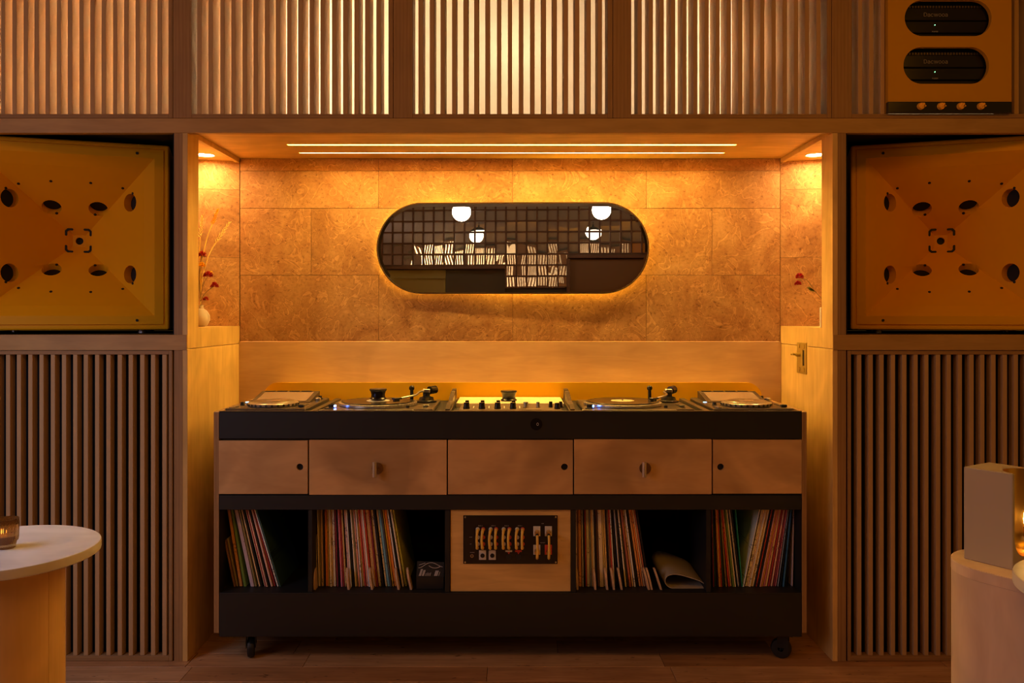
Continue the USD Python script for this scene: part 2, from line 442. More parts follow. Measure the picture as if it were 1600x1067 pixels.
Zs = EYE - 53.2 * 0.0026                       # seam in the side walls
Zled = EYE - 20.5 * 0.0026                     # ledge of the side recesses
Znk = EYE + 286 * 0.0026                       # ceiling of the side recesses
for s, side in ((-1, 'left'), (1, 'right')):
    w = structure(f'wall_{side}', f'maple side wall of the niche with an open recess, on the {side}', 'wall')
    frame = Polygon([(0.0, Zs + 0.0012), (0.661, Zs + 0.0012), (0.661, Zled), (0.119, Zled), (0.119, Znk - 0.006), (0.661, Znk - 0.006), (0.661, ZC), (0.0, ZC)])
    xa, xb = sorted((s * XN, s * (XN + 0.02)))
    part('jamb_frame', prism_x(frame, xa, xb), 'maple_z', w)
    part('lower_panel', bx(xa, xb, 0.0, 0.661, 0.0, Zs - 0.0012, 0.0008), 'maple_z', w)
    # recess behind: ledge, ceiling, slanted outer side, cork back standing at an angle
    shelf = Polygon([(s * (XN + 0.0205), 0.119), (s * 1.40, 0.119), (s * 1.515, 0.60), (s * 1.34, 0.66), (s * (XN + 0.0205), 0.66)])
    part('recess_ledge', prism_z(shelf, Zled - 0.022, Zled - 0.0005), 'maple_x', w)
    ceil_poly = shelf.difference(Point(s * 1.417, 0.486).buffer(0.040))
    part('recess_ceiling', prism_z(ceil_poly, Znk, Znk + 0.015), 'maple_x', w)
    side_poly = LineString([(s * (XN + 0.021), 0.112), (s * 1.402, 0.112), (s * 1.522, 0.605)]).buffer(0.004, cap_style=2, join_style=2)
    part('recess_side', prism_z(side_poly, Zled - 0.02, Znk + 0.014), 'maple_z', w)
    p0, p1 = np.array([s * (XN - 0.0005), 0.6515]), np.array([s * 1.512, 0.601])
    nrm = np.array([-(p1 - p0)[1], (p1 - p0)[0]]); nrm /= np.linalg.norm(nrm)
    if nrm[1] < 0:
        nrm = -nrm
    for za, zb in ((Zled, PZ(402, 0.63)), (PZ(402, 0.63), PZ(296, 0.63)), (PZ(296, 0.63), Znk)):
        poly = Polygon([p0, p1, p1 + nrm * 0.007, p0 + nrm * 0.007])
        part('cork_tile', prism_z(poly, za + 0.0006, zb - 0.0006), 'cork', w)
    # front post: cut edge of the plywood carcass
    xa, xb = sorted((s * (XN + 0.0202), s * 1.365))
    part('front_post', bx(xa, xb, 0.0, 0.055, 0.0, ZH0, 0.0008), 'ply_x', w)

ceil = structure('ceiling', 'maple niche ceiling with two long light slots', 'ceiling')
hole = Polygon([(-XN, 0.03), (XN, 0.03), (XN, 0.661), (-XN, 0.661)])
slots = []
for yy, hl in ((0.335, 1.001), (0.523, 0.995)):
    slots.append(sbox(-hl + 0.008, yy - 0.011, hl + 0.008, yy + 0.011))
    hole = hole.difference(slots[-1])
part('ceiling_board', prism_z(hole, ZC, ZC + 0.020), 'maple_x', ceil)
for sp in slots:
    a, b, c, d_ = sp.bounds
    p_ = part('light_slot', bx(a + 0.001, c - 0.001, b + 0.001, d_ - 0.001, ZC + 0.009, ZC + 0.018), 'led_slot', ceil, label='long glowing warm light line')
# main ceiling above the room
part('upper_board', bx(-3.2, 3.2, -5.3, 0.95, 3.10, 3.16), 'plaster', ceil)

t = structure('trim_1', 'long maple header band above the niche', 'trim')
part('board', bx(-2.605, 2.605, -0.002, 0.030, ZH0, ZH1, 0.0015), 'trim_wood', t)
for s, n_, side in ((-1, 2, 'left'), (1, 3, 'right')):
    t = structure(f'trim_{n_}', f'maple shelf band under the {side} loudspeaker', 'trim')
    x0, x1 = sorted((s * 1.311, s * 2.6))
    za, zb = EYE - 55 * 0.0026, EYE - 31 * 0.0026
    part('band', bx(x0, x1, -0.004, 0.0, za, zb, 0.0012), 'trim_wood', t)
    x0, x1 = sorted((s * 1.367, s * 2.6))
    part('shelf_board', bx(x0, x1, 0.0005, 0.03, za, zb), 'maple_x', t)
    rec = structure(f'wall_recess_{side}', f'black lined recess holding the {side} loudspeaker', 'recess')
    poly = Polygon([(s * 1.367, 0.031), (s * 1.415, 0.106), (s * 1.53, 0.60), (s * 1.70, 0.92), (s * 2.6, 0.92), (s * 2.6, 0.031)])
    part('recess_floor', prism_z(poly, zb - 0.02, zb), 'cubby_black', rec)
    part('recess_top', prism_z(poly, 2.172, 2.182), 'cubby_black', rec)
    line = LineString([(s * 1.3665, 0.0565), (s * 1.412, 0.1125), (s * 1.530, 0.603), (s * 1.70, 0.92), (s * 2.6, 0.92), (s * 2.6, 0.002)])
    part('recess_lining', prism_z(line.buffer(0.002, cap_style=2, join_style=2), zb + 0.0005, 2.171), 'cubby_black', rec)
    part('edge_lining', bx(*sorted((s * 1.3655, s * 1.3685)), 0.002, 0.056, zb + 0.0005, ZH0 - 0.0005), 'cubby_black', rec)


# ---------------------------------------------------------------- slatted wood panels
PITCH = 17.5
SW = 7.0


for s, side in ((-1, 'left'), (1, 'right')):
    t = structure(f'wall_front_{side}', f'plain wooden cabinet front beyond the {side} slatted panels', 'wall')
    xa, xb = sorted((s * 2.275, s * 3.4))
    part('lower_front', bx(xa, xb, 0.0, 0.03, 0.0005, EYE - 55.4 * 0.0026 - 0.001), 'ply_x', t)
    part('upper_front', bx(xa, xb, 0.0, 0.03, ZH1 + 0.001, 3.06), 'ply_x', t)
    xa, xb = sorted((s * 2.606, s * 3.4))
    part('middle_front', bx(xa, xb, 0.0, 0.03, EYE - 55.4 * 0.0026, ZH1), 'ply_x', t)


def slat_panel(label, group, xs_outer, left_w, right_w, z0, z1, zr0, zr1, first_gap, n_slats, skip=(), depth=0.105, back=None, right_stile=True):
    """frame of two stiles and two rails, upright slats on edge between them; pixel columns at the front plane"""
    t = thing('slat_panel', label, 'slatted panel', group)
    x0, x1 = PX(xs_outer[0]), PX(xs_outer[1])
    xl, xr = PX(xs_outer[0] + left_w), PX(xs_outer[1] - right_w)
    part('stile', bx(x0 + 0.0008, xl, 0.0, depth, z0, z1, 0.001), 'ply_x', t)
    if right_stile:
        part('stile', bx(xr, x1 - 0.0008, 0.0, depth, z0, z1, 0.001), 'ply_x', t)
    part('rail', bx(xl, xr, 0.001, depth, z0, zr0, 0.001), 'ply_z', t)
    part('rail', bx(xl, xr, 0.001, depth, zr1, z1, 0.001), 'ply_z', t)
    rr = random.Random(len(label) * 31 + int(xs_outer[0]))
    for k in range(n_slats):
        if k in skip:
            continue
        c = PX(first_gap + (PITCH - SW) + PITCH * k + SW / 2)
        j = rr.uniform(-0.0012, 0.0012)
        w = 0.0178 + rr.uniform(-0.0008, 0.0008)
        part('slat', bx(c - w / 2 + j, c + w / 2 + j, 0.002 + rr.uniform(0, 0.002), depth - 0.002, zr0, zr1, 0.0012), 'slat_wood', t)
    if back:
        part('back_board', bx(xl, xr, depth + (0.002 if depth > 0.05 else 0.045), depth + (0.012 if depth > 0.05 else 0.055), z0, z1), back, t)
    return t


ZU0, ZU1 = ZH1 + 0.001, 3.06
ZUR0, ZUR1 = EYE + 314 * 0.0026, 3.03
G = 'slatted panels above the niche'
slat_panel('dim slatted wood panel at the far upper left, above the left loudspeaker', G, (-76, 270), 31, 7, ZU0, ZU1, ZUR0, ZUR1, -45, 17)
slat_panel('slatted wood panel glowing warm, left of the bright middle panel', G, (270, 614.5), 29, 7.5, ZU0, ZU1, ZUR0, ZUR1, 297.5, 17)
slat_panel('brightest slatted wood panel, lit from behind over the middle of the niche', G, (614.5, 957.5), 30, 8, ZU0, ZU1, ZUR0, ZUR1, 643, 17)
slat_panel('slatted wood panel glowing warm, right of the bright middle panel', G, (957.5, 1299.5), 29, 7.5, ZU0, ZU1, ZUR0, ZUR1, 985.5, 17)
slat_panel('unlit slatted wood panel at the upper right, around the amplifier cabinet', G, (1299.5, 1645), 31.5, 7, ZU0, ZU1, ZUR0, ZUR1, 1330.5, 17, skip=range(3, 14))
# the box behind the first four panels: white inside, frosted front, unseen lamps set to light the slats
XB0, XB1 = PX(-60), PX(1640)
lb = thing('light_box', 'glowing frosted light box seen between the upper slats', 'light box')
part('frosted_sheet', bx(XB0, XB1, 0.112, 0.115, ZU0 + 0.004, 3.055), 'diffuser', lb)
part('back_panel', bx(XB0, XB1, 0.50, 0.51, ZU0 + 0.004, 3.055), 'box_white', lb)
part('bottom_panel', bx(XB0, XB1, 0.1155, 0.4995, ZU0 + 0.004, ZU0 + 0.010), 'box_white', lb)
part('top_panel', bx(XB0, XB1, 0.1155, 0.4995, 3.049, 3.055), 'box_white', lb)
part('end_panel', bx(XB0 - 0.01, XB0, 0.1155, 0.4995, ZU0 + 0.004, 3.055), 'box_white', lb)
part('end_panel', bx(XB1, XB1 + 0.01, 0.1155, 0.4995, ZU0 + 0.004, 3.055), 'box_white', lb)
bz = EYE + 400 * 0.0026 * 1.07
gprof = [(0.001, -0.05)] + [(0.05 * math.cos(a), 0.05 * math.sin(a)) for a in np.linspace(-1.4, 1.4, 13)] + [(0.001, 0.05)]
for bxx, byy, mt, where in ((0.02, 0.30, 'bulb', 'middle'), (PX(470, 0.30), 0.30, 'bulb_dim', 'left of middle'), (PX(1148, 0.30), 0.30, 'bulb_dim', 'right of middle'), (PX(150, 0.36), 0.36, 'bulb_low', 'far left')):  # far-left lamp is unseen, placed to brighten the left slats
    bulb = thing('light_bulb', f'unseen round lamp behind the {where} slatted panel', 'lamp', 'lamps behind the slatted panels')
    part('globe', lathe(gprof, (bxx, byy, bz), 24), mt, bulb, True)
    part('socket', cyl((bxx, byy + 0.055, bz), (bxx, 0.499, bz), 0.018), 'white_paint', bulb)

ZLo0, ZLo1 = 0.0, EYE - 55.4 * 0.0026
ZLr0, ZLr1 = PZ(1024.5), PZ(554)
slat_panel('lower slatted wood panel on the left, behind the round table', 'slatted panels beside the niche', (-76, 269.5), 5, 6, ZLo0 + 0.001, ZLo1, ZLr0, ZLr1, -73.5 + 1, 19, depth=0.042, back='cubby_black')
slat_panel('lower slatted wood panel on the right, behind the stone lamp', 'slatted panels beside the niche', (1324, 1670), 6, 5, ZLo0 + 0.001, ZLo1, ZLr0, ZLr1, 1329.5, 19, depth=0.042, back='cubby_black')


# ---------------------------------------------------------------- horn loudspeakers
def speaker(label, s):
    H = 0.406
    A_ = 18.5
    a = math.radians(A_)
    rx, ry = -(532) * 0.0026 * 1.085, 0.289
    mx, my = rx - H * math.cos(a), ry - H * math.sin(a)
    zc = EYE + 131 * 0.0026
    t = thing('loudspeaker', label, 'loudspeaker', 'yellow horn loudspeakers', loc=(mx if s < 0 else -mx, my, zc), rotz=(A_ if s < 0 else -A_))
    # body: rounded box with a flared square horn and round ports
    sph = m3.Manifold.sphere(0.010, 16)
    body = m3.Manifold.batch_hull([sph.translate((x, y, z)) for x in (-H + .01, H - .01) for y in (0.01, 0.54) for z in (-H + .01, H - .01)])
    ring = hullm([(x, y, z) for x in (-.3865, .3865) for y in (-0.01, 0.008) for z in (-.3865, .3865)]) - hullm([(x, y, z) for x in (-.3815, .3815) for y in (-0.02, 0.02) for z in (-.3815, .3815)])
    m0, m1, m2 = 0.347, 0.300, 0.027
    d0, d1, d2 = -0.002, 0.040, 0.318
    f1 = hullm([(x * k, y, z * k) for x in (-1, 1) for z in (-1, 1) for k, y in ((m0, d0), (m1, d1))])
    f2 = hullm([(x * k, y, z * k) for x in (-1, 1) for z in (-1, 1) for k, y in ((m1, d1 - 1e-4), (m2, d2))])
    body = body - ring - f1 - f2
    dn = np.array([d2 - d1, m1 - m2]); dn = dn / np.linalg.norm(dn)           # (outward, inward) of a wall
    plugs = []

    def wallpt(off):
        return d1 + (m1 - off) / (m1 - m2) * (d2 - d1)
    for axis in (0, 1):
        off, lat = ((0.236, 0.160), (0.138, 0.094))[axis]
        for sg in (-1, 1):
            for l in (-1, 1):
                y = wallpt(off)
                c = np.array([sg * off, y, l * lat]) if axis == 0 else np.array([l * lat, y, sg * off])
                n = np.array([sg * dn[0], dn[1], 0]) if axis == 0 else np.array([0, dn[1], sg * dn[0]])
                body = body - to_manifold(cyl(c - n * 0.03, c + n * 0.045, 0.040, 28))
                plugs.append(cyl(c + n * 0.036, c + n * 0.0445, 0.0395, 28))
    for x in (-1, 1):
        for z in (-1, 1):
            L = LineString([(0.026, 0.051), (0.042, 0.051), (0.051, 0.042), (0.051, 0.026)]).buffer(0.0045)
            L = affinity.scale(L, x, z, origin=(0, 0))
            plugs.append(prism_y(L, wallpt(0.0515) - 0.004, wallpt(0.0515) + 0.012))
    body = body - to_manifold(cyl((0, d2 - .02, 0), (0, d2 + 0.03, 0), 0.0165, 24))
    part('cabinet', from_manifold(body), 'yellow_paint', t, 35)
    for p in plugs[:8]:
        part('port', p, 'slot_dark', t)
    for p in plugs[8:]:
        part('throat_slot', p, 'slot_dark', t)
    part('throat', cyl((0, d2 + 0.018, 0), (0, d2 + 0.028, 0), 0.016, 24), 'slot_dark', t)
    for sg in (-1, 1):
        for off, lat in ((0.240, 0.078), (0.115, 0.078)):
            for l in (-1, 1):
                y = wallpt(off)
                for c, n in ((np.array([l * lat, y, sg * off]), np.array([0, dn[1], sg * dn[0]])),):
                    part('screw', cyl(c - n * 0.0015, c + n * 0.002, 0.006, 10), 'rubber', t)
        for l in (-1, 1):
            for c, n in ((np.array([l * 0.205, wallpt(0.225), sg * 0.225]), np.array([0, dn[1], sg * dn[0]])), (np.array([l * 0.248, wallpt(0.248), sg * 0.20]), np.array([l * dn[0], dn[1], 0]))):
                part('screw', cyl(c - n * 0.0015, c + n * 0.002, 0.006, 10), 'rubber', t)
            part('screw', cyl((l * 0.275, -0.0025, sg * 0.364), (l * 0.275, 0.002, sg * 0.364), 0.006, 12), 'rubber', t)
    for x in (-0.29, 0.29):
        for y in (0.06, 0.45):
            part('foot', cyl((x, y, -H - 0.0145), (x, y, -H + 0.001), 0.018, 16), 'steel', t)
    return t


speaker('big square yellow horn loudspeaker in the left recess, turned inward', -1)
speaker('big square yellow horn loudspeaker in the right recess, turned inward', 1)

# ---------------------------------------------------------------- amplifier cabinet, upper right
x0, x1 = PX(1384), PX(1576)
ztop = 3.0
cab = thing('amplifier_cabinet', 'wooden amplifier cabinet with two pill-shaped openings and a black knob strip', 'cabinet')
zb0, zb1 = ZUR0 + 0.0006, PZ(161)
face = sbox(x0, zb1 + 0.0005, x1, ztop)
hA = stadium((PX(1410) + PX(1545)) / 2, (PZ(3) + PZ(59)) / 2, (PX(1545) - PX(1410)) / 2, (PZ(3) - PZ(59)) / 2)
hB = stadium((PX(1408) + PX(1541)) / 2, (PZ(76) + PZ(133)) / 2, (PX(1541) - PX(1408)) / 2, (PZ(76) - PZ(133)) / 2)
part('front_plate', prism_y(face.difference(hA).difference(hB), -0.020, 0.0), 'amp_yellow', cab)
part('side_panel', bx(x0, x0 + 0.012, 0.0005, 0.085, ZUR0 + 0.001, ztop), 'amp_yellow', cab)
part('side_panel', bx(x1 - 0.012, x1, 0.0005, 0.085, ZUR0 + 0.001, ztop), 'amp_yellow', cab)
part('shelf', bx(x0 + 0.0125, x1 - 0.0125, 0.0005, 0.085, PZ(68) - 0.005, PZ(68) + 0.005), 'cubby_black', cab)
part('shelf', bx(x0 + 0.0125, x1 - 0.0125, 0.0005, 0.085, PZ(150), PZ(150) + 0.008), 'cubby_black', cab)
part('back', bx(x0 + 0.0125, x1 - 0.0125, 0.079, 0.085, PZ(150) + 0.009, ztop), 'cubby_black', cab)
cs = part('control_strip', bx(x0, x1, -0.022, 0.0, zb0, zb1, 0.001), 'black_gloss', cab, label='black strip with four orange knobs')
for k, px in enumerate((1434, 1465, 1495.5, 1527)):
    c = P(px, 168.5)
    kn = join(cyl((c[0], -0.036, c[2]), (c[0], -0.0225, c[2]), 0.0125, 20, 0.0145), bx(-0.0035, 0.0035, -0.041, -0.0355, -0.0135, 0.0135, 0.001).apply_transform(trimesh.transformations.rotation_matrix(0.8, (0, 1, 0))).apply_translation((c[0], 0, c[2])),
              prism_y(Polygon([(c[0] + 0.008, c[2] - 0.008), (c[0] + 0.019, c[2] - 0.0005), (c[0] + 0.010, c[2] + 0.007)]), -0.036, -0.024))
    part('knob', kn, 'orange_knob', cs, 30)
for sx, px, hole_, yt in ((0, 1463, hA, (3, 59)), (1, 1463, hB, (76, 133))):
    word = ('upper', 'lower')[sx]
    am = thing('amplifier', f'{word} of the two black power amplifiers behind the pill-shaped openings', 'amplifier', 'power amplifiers in the wooden cabinet')
    za, zb = (PZ(66.5) + 0.0005, PZ(0)) if sx == 0 else (PZ(147), PZ(71.5))
    zm = (PZ(yt[0]) + PZ(yt[1])) / 2
    part('chassis', bx(x0 + 0.014, x1 - 0.014, 0.022, 0.077, za + 0.0005, zb, 0.002), 'black_gloss', am)
    part('front_bezel', bx(x0 + 0.03, x1 - 0.06, 0.010, 0.0215, zm - 0.050, zm - 0.002, 0.003), 'black_gloss', am)
    part('front_bezel', bx(x0 + 0.03, x1 - 0.06, 0.010, 0.0215, zm + 0.001, zm + 0.052, 0.003), 'black_gloss', am)
    part('lettering', text_on_front('Dacwooa', 0.0165, PX(1464), 0.0098, zm + 0.0165), 'amp_print', am)
    part('small_lettering', text_on_front('POWER', 0.005, PX(1463), 0.0098, zm - 0.047), 'print_grey', am)
    part('status_light', cyl((PX(1462.5), 0.007, zm - 0.018), (PX(1462.5), 0.0098, zm - 0.018), 0.0022, 10), 'led_green', am)
    gv = [bx(x0 + 0.03 + 0.012 * q, x0 + 0.037 + 0.012 * q, 0.016, 0.0215, zm + 0.054, zm + 0.063) for q in range(31)]
    part('vent_grille', join(gv), 'deck_metal', am)

# ---------------------------------------------------------------- mirror
MY = 0.612
mc = P(800.5, 387.5, MY)
hw, hh = 213 * (D + MY) / F, 71.5 * (D + MY) / F
YAW, PITCHM = math.radians(-1.45), math.radians(-1.03)
mir = thing('wall_mirror', 'pill-shaped mirror with a warm glow around it on the cork wall', 'mirror', loc=mc)
xf = trimesh.transformations.rotation_matrix(YAW, (0, 0, 1)) @ trimesh.transformations.rotation_matrix(PITCHM, (1, 0, 0))
XFM = xf
so, si = stadium(0, 0, hw, hh, 32), stadium(0, 0, hw - 0.006, hh - 0.006, 32)
part('frame', prism_y(so.difference(si), -0.003, 0.016).apply_transform(xf), 'bronze', mir, 40)
inner = stadium(0, 0, hw - 0.020, hh - 0.020, 32)
part('glass', prism_y(inner, 0.0, 0.006).apply_transform(xf), 'mirror_glass', mir)


def ring_mesh(a, b, ya, yb):
    pa, pb = np.array(a.exterior.coords)[:-1], np.array(b.exterior.coords)[:-1]
    n = len(pa)
    v = np.vstack([np.c_[pa[:, 0], np.full(n, ya), pa[:, 1]], np.c_[pb[:, 0], np.full(n, yb), pb[:, 1]]])
    f = []
    for j in range(n):
        k = (j + 1) % n
        f += [[j, k, n + k], [j, n + k, n + j]]
    return trimesh.Trimesh(v, np.array(f), process=False)


bev = ring_mesh(stadium(0, 0, hw - 0.0062, hh - 0.0062, 32), inner, 0.0005, 0.0)
part('bevel', bev.apply_transform(xf), 'mirror_glass', mir)
part('backing', prism_y(stadium(0, 0, hw - 0.030, hh - 0.030, 24), 0.0165, 0.022).apply_transform(xf), 'black', mir)
lp = np.array(stadium(0, 0, hw - 0.042, hh - 0.042, 20).exterior.coords)
part('light_strip', tube(np.c_[lp[:, 0], np.full(len(lp), 0.0235), lp[:, 1]], 0.004, 6, False), 'led_halo', mir, label='warm light strip behind the mirror')
part('bracket', bx(-0.3, 0.3, 0.023, 0.0395, -0.03, 0.03), 'black', mir)

# ---------------------------------------------------------------- downlights in the recess ceilings
for s, side in ((-1, 'left'), (1, 'right')):
    dl = thing('downlight', f'round recessed downlight shining in the {side} recess ceiling', 'light', 'recessed downlights', loc=(s * 1.417, 0.486, Znk))
    part('trim_ring', lathe([(0.0385, 0.004), (0.0385, -0.0005), (0.044, -0.003), (0.046, -0.0005), (0.046, -0.0001)], seg=36), 'white_paint', dl, 40)
    part('lens', cyl((0, 0, 0.002), (0, 0, 0.006), 0.037, 32), 'downlight', dl)

# ---------------------------------------------------------------- DJ console
YF = -0.020
con = thing('dj_console', 'wide black DJ console on casters with maple drawers and record shelves', 'console')
kd = D + YF
cz = lambda py: EYE - (py - CY) / F * kd
cX = lambda px: (px - CX) / F * kd
ZT = cz(643)
XL0, XL1, XR0, XR1 = cX(334), cX(342), cX(1253), cX(1260.5)
YBk = 0.560
for a, b in ((XL0, XL1), (XR0, XR1)):
    prof = sbox(YF, cz(990), YBk, ZT).buffer(-0.006).buffer(0.006)
    part('side_panel', prism_x(prof, a, b), 'ply_x', con)
xi0, xi1 = XL1 + 0.0004, XR0 - 0.0004
part('top_fascia', bx(xi0, xi1, YF, 0.0, cz(685.5), ZT - 0.0005, 0.0015), 'black', con)
part('deck', bx(xi0, xi1, YF + 0.002, YBk, ZT - 0.022, ZT - 0.012), 'black', con)
part('deck_edge', bx(xi0, xi1, YF, -0.004, ZT - 0.0004, ZT + 0.0022, 0.0006), 'deck_metal', con)
sw = part('rocker_switch', cyl((cX(838), YF - 0.004, cz(662.5)), (cX(838), YF + 0.001, cz(662.5)), 0.024, 28), 'black_gloss', con, label='round black switch marked 0')
ro = Point(0, 0).buffer(1, 24)
zr = affinity.translate(affinity.scale(ro, 0.0045, 0.0062), cX(840), cz(662.5))
zr2 = affinity.translate(affinity.scale(ro, 0.0027, 0.0043), cX(840), cz(662.5))
part('zero_mark', prism_y(zr.difference(zr2), YF - 0.0048, YF - 0.0041), 'print_grey', sw)
dr = [(341.5, 481, 688, 772, 'hole', 468.5), (482.5, 698.5, 687, 773.5, 'pull', 590), (699.5, 895.5, 687, 772.5, 'hole', 882), (896.5, 1112.5, 686, 772.5, 'pull', 1008), (1113.5, 1253, 686.5, 771.5, 'hole', 1126)]
for a, b, ya, yb, kind, px in dr:
    xa, xb, za, zb = cX(a) + 0.0012, cX(b) - 0.0012, cz(yb) + 0.001, cz(ya) - 0.001
    if kind == 'hole':
        f = sbox(xa, za, xb, zb)
        hc = Point(cX(px), cz(729.5)).buffer(0.0135, 20)
        d_ = part('drawer_front', prism_y(f.difference(hc), YF - 0.001, YF + 0.017), 'drawer_wood', con)
        part('finger_hole', cyl((cX(px), YF + 0.0105, cz(729.5)), (cX(px), YF + 0.0165, cz(729.5)), 0.0133, 24), 'slot_dark', d_)
    else:
        d_ = part('drawer_front', bx(xa, xb, YF - 0.001, YF + 0.017, za, zb, 0.001), 'drawer_wood', con)
        c = (cX(px), cz(731.5))
        pl = join(cyl((c[0], YF - 0.005, c[1]), (c[0], YF - 0.0011, c[1]), 0.0235, 32), cyl((c[0], YF - 0.022, c[1]), (c[0], YF - 0.005, c[1]), 0.007, 16))
        part('pull_rose', pl, 'rose_brown', d_, 40)
        part('pull_bar', cyl((c[0] - 0.008, YF - 0.028, c[1] - 0.030), (c[0] - 0.008, YF - 0.028, c[1] + 0.030), 0.0090, 20), 'pale_metal', d_, 40)
part('middle_rail', bx(xi0, xi1, YF, YF + 0.02, cz(796.5), cz(773.8), 0.001), 'black', con)
part('drawer_case', bx(xi0, xi1, YF + 0.02, YBk, cz(796), cz(687)), 'black', con)
ZS = 0.2855
part('plinth', bx(xi0, xi1, YF, YBk, cz(995), ZS - 0.0005, 0.0015), 'black', con)
part('shelf_edge', bx(xi0, xi1, YF - 0.0008, YF + 0.004, ZS - 0.004, ZS, 0.0006), 'black', con)
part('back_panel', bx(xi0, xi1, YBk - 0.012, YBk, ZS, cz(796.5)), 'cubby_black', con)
for a, b in ((xi0, xi0 + 0.001), (xi1 - 0.001, xi1)):
    part('side_lining', bx(a, b, YF + 0.002, YBk - 0.0125, ZS + 0.0002, cz(796.8)), 'black', con)
DIVS = [(481, 487), (695, 702.5), (892.5, 900), (1104, 1111)]
for a, b in DIVS:
    part('divider', bx(cX(a), cX(b), YF + 0.006, YBk - 0.0125, ZS, cz(796.8)), 'black', con)
part('patch_board', bx(cX(703.5), cX(892), YF + 0.012, YF + 0.026, ZS + 0.0005, cz(797), 0.001), 'maple_x', con)
bw = 0.073
yb_ = 0.525
xa, xb = PX(411, yb_), PX(1190.5, yb_)
zt_ = PZ(597.5, yb_)
bp = sbox(xa, ZT - 0.02, xb, zt_).union(sbox(xa, ZT - 0.02, xb, zt_ - bw))
bp = sbox(xa + bw, ZT - 0.011, xb - bw, zt_).union(sbox(xa, ZT - 0.011, xb, zt_ - bw)).union(Point(xa + bw, zt_ - bw).buffer(bw, 24)).union(Point(xb - bw, zt_ - bw).buffer(bw, 24)).intersection(sbox(-3, ZT - 0.011, 3, 3))
part('back_board', prism_y(bp, yb_, yb_ + 0.012), 'board_yellow', con, label='low yellow board with rounded corners along the back')
part('light_strip', bx(xa + 0.065, xb - 0.065, yb_ + 0.014, yb_ + 0.020, zt_ - 0.020, zt_ - 0.008), 'led_board', con, label='warm light strip behind the yellow board')
# frame rails and angled guards on the deck
for x in (-0.80, 0.80):
    part('deck_rail', bx(x - 0.0125, x + 0.0125, YF + 0.003, 0.50, ZT - 0.0118, ZT + 0.002, 0.001), 'deck_metal', con)
for s in (-1, 1):
    prof = Polygon([(0.03, ZT - 0.0118), (0.03, ZT + 0.004), (0.10, ZT + 0.018), (0.20, ZT + 0.022), (0.34, ZT + 0.046), (0.46, ZT + 0.052), (0.475, ZT + 0.048), (0.48, ZT + 0.04), (0.48, ZT - 0.0118)])
    slot = LineString([(0.40, ZT + 0.016), (0.40, ZT + 0.034)]).buffer(0.022)
    part('side_guard', prism_x(prof.difference(affinity.scale(slot, 1, 0.8)), *sorted((s * 0.247, s * 0.265))), 'deck_metal', con, label='sloping metal guard beside the mixer')
    part('deck_rail', bx(*sorted((s * 0.2405, s * 0.2465)), YF + 0.003, 0.50, ZT - 0.0118, ZT + 0.002), 'deck_metal', con)
part('rear_shelf', bx(-0.235, 0.235, 0.243, 0.515, ZT - 0.0118, ZT + 0.006, 0.001), 'cream_panel', con)


def caster(x, y, turn):
    R = trimesh.transformations.rotation_matrix(turn, (0, 0, 1))
    zb = cz(995)
    fork = join(bx(-0.03, 0.03, -0.03, 0.03, -0.006, 0, 0.001), bx(-0.020, -0.016, -0.012, 0.032, -0.06, -0.006), bx(0.016, 0.020, -0.012, 0.032, -0.06, -0.006), cyl((-0.022, 0.018, -0.046), (0.022, 0.018, -0.046), 0.006, 12))
    fork.apply_transform(R).apply_translation((x, y, zb))
    r_ = zb - 0.0
    rad = 0.041
    prof = [(0.012, -0.0145), (rad - 0.012, -0.0145), (rad - 0.004, -0.013), (rad, -0.006), (rad, 0.006), (rad - 0.004, 0.013), (rad - 0.012, 0.0145), (0.012, 0.0145)]
    wh = lathe(prof, seg=32).apply_transform(trimesh.transformations.rotation_matrix(math.pi / 2, (0, 1, 0)))
    spokes = [cyl((0, 0, 0), (0, (rad - 0.01) * math.cos(a), (rad - 0.01) * math.sin(a)), 0.006, 8) for a in np.arange(5) * 2 * math.pi / 5]
    wh = join(wh, *spokes)
    wh.apply_translation((0, 0.018, 0)).apply_transform(R).apply_translation((x, y, rad + 0.0005))
    c = part('caster', fork, 'black', con)
    part('wheel', wh, 'rubber', c, 40)


caster(cX(386), 0.03, 0.25)
caster(cX(1234), 0.03, 1.15)
caster(0.0, 0.30, 0.4)
caster(cX(386), 0.47, -0.3)
caster(cX(1234), 0.47, 0.2)

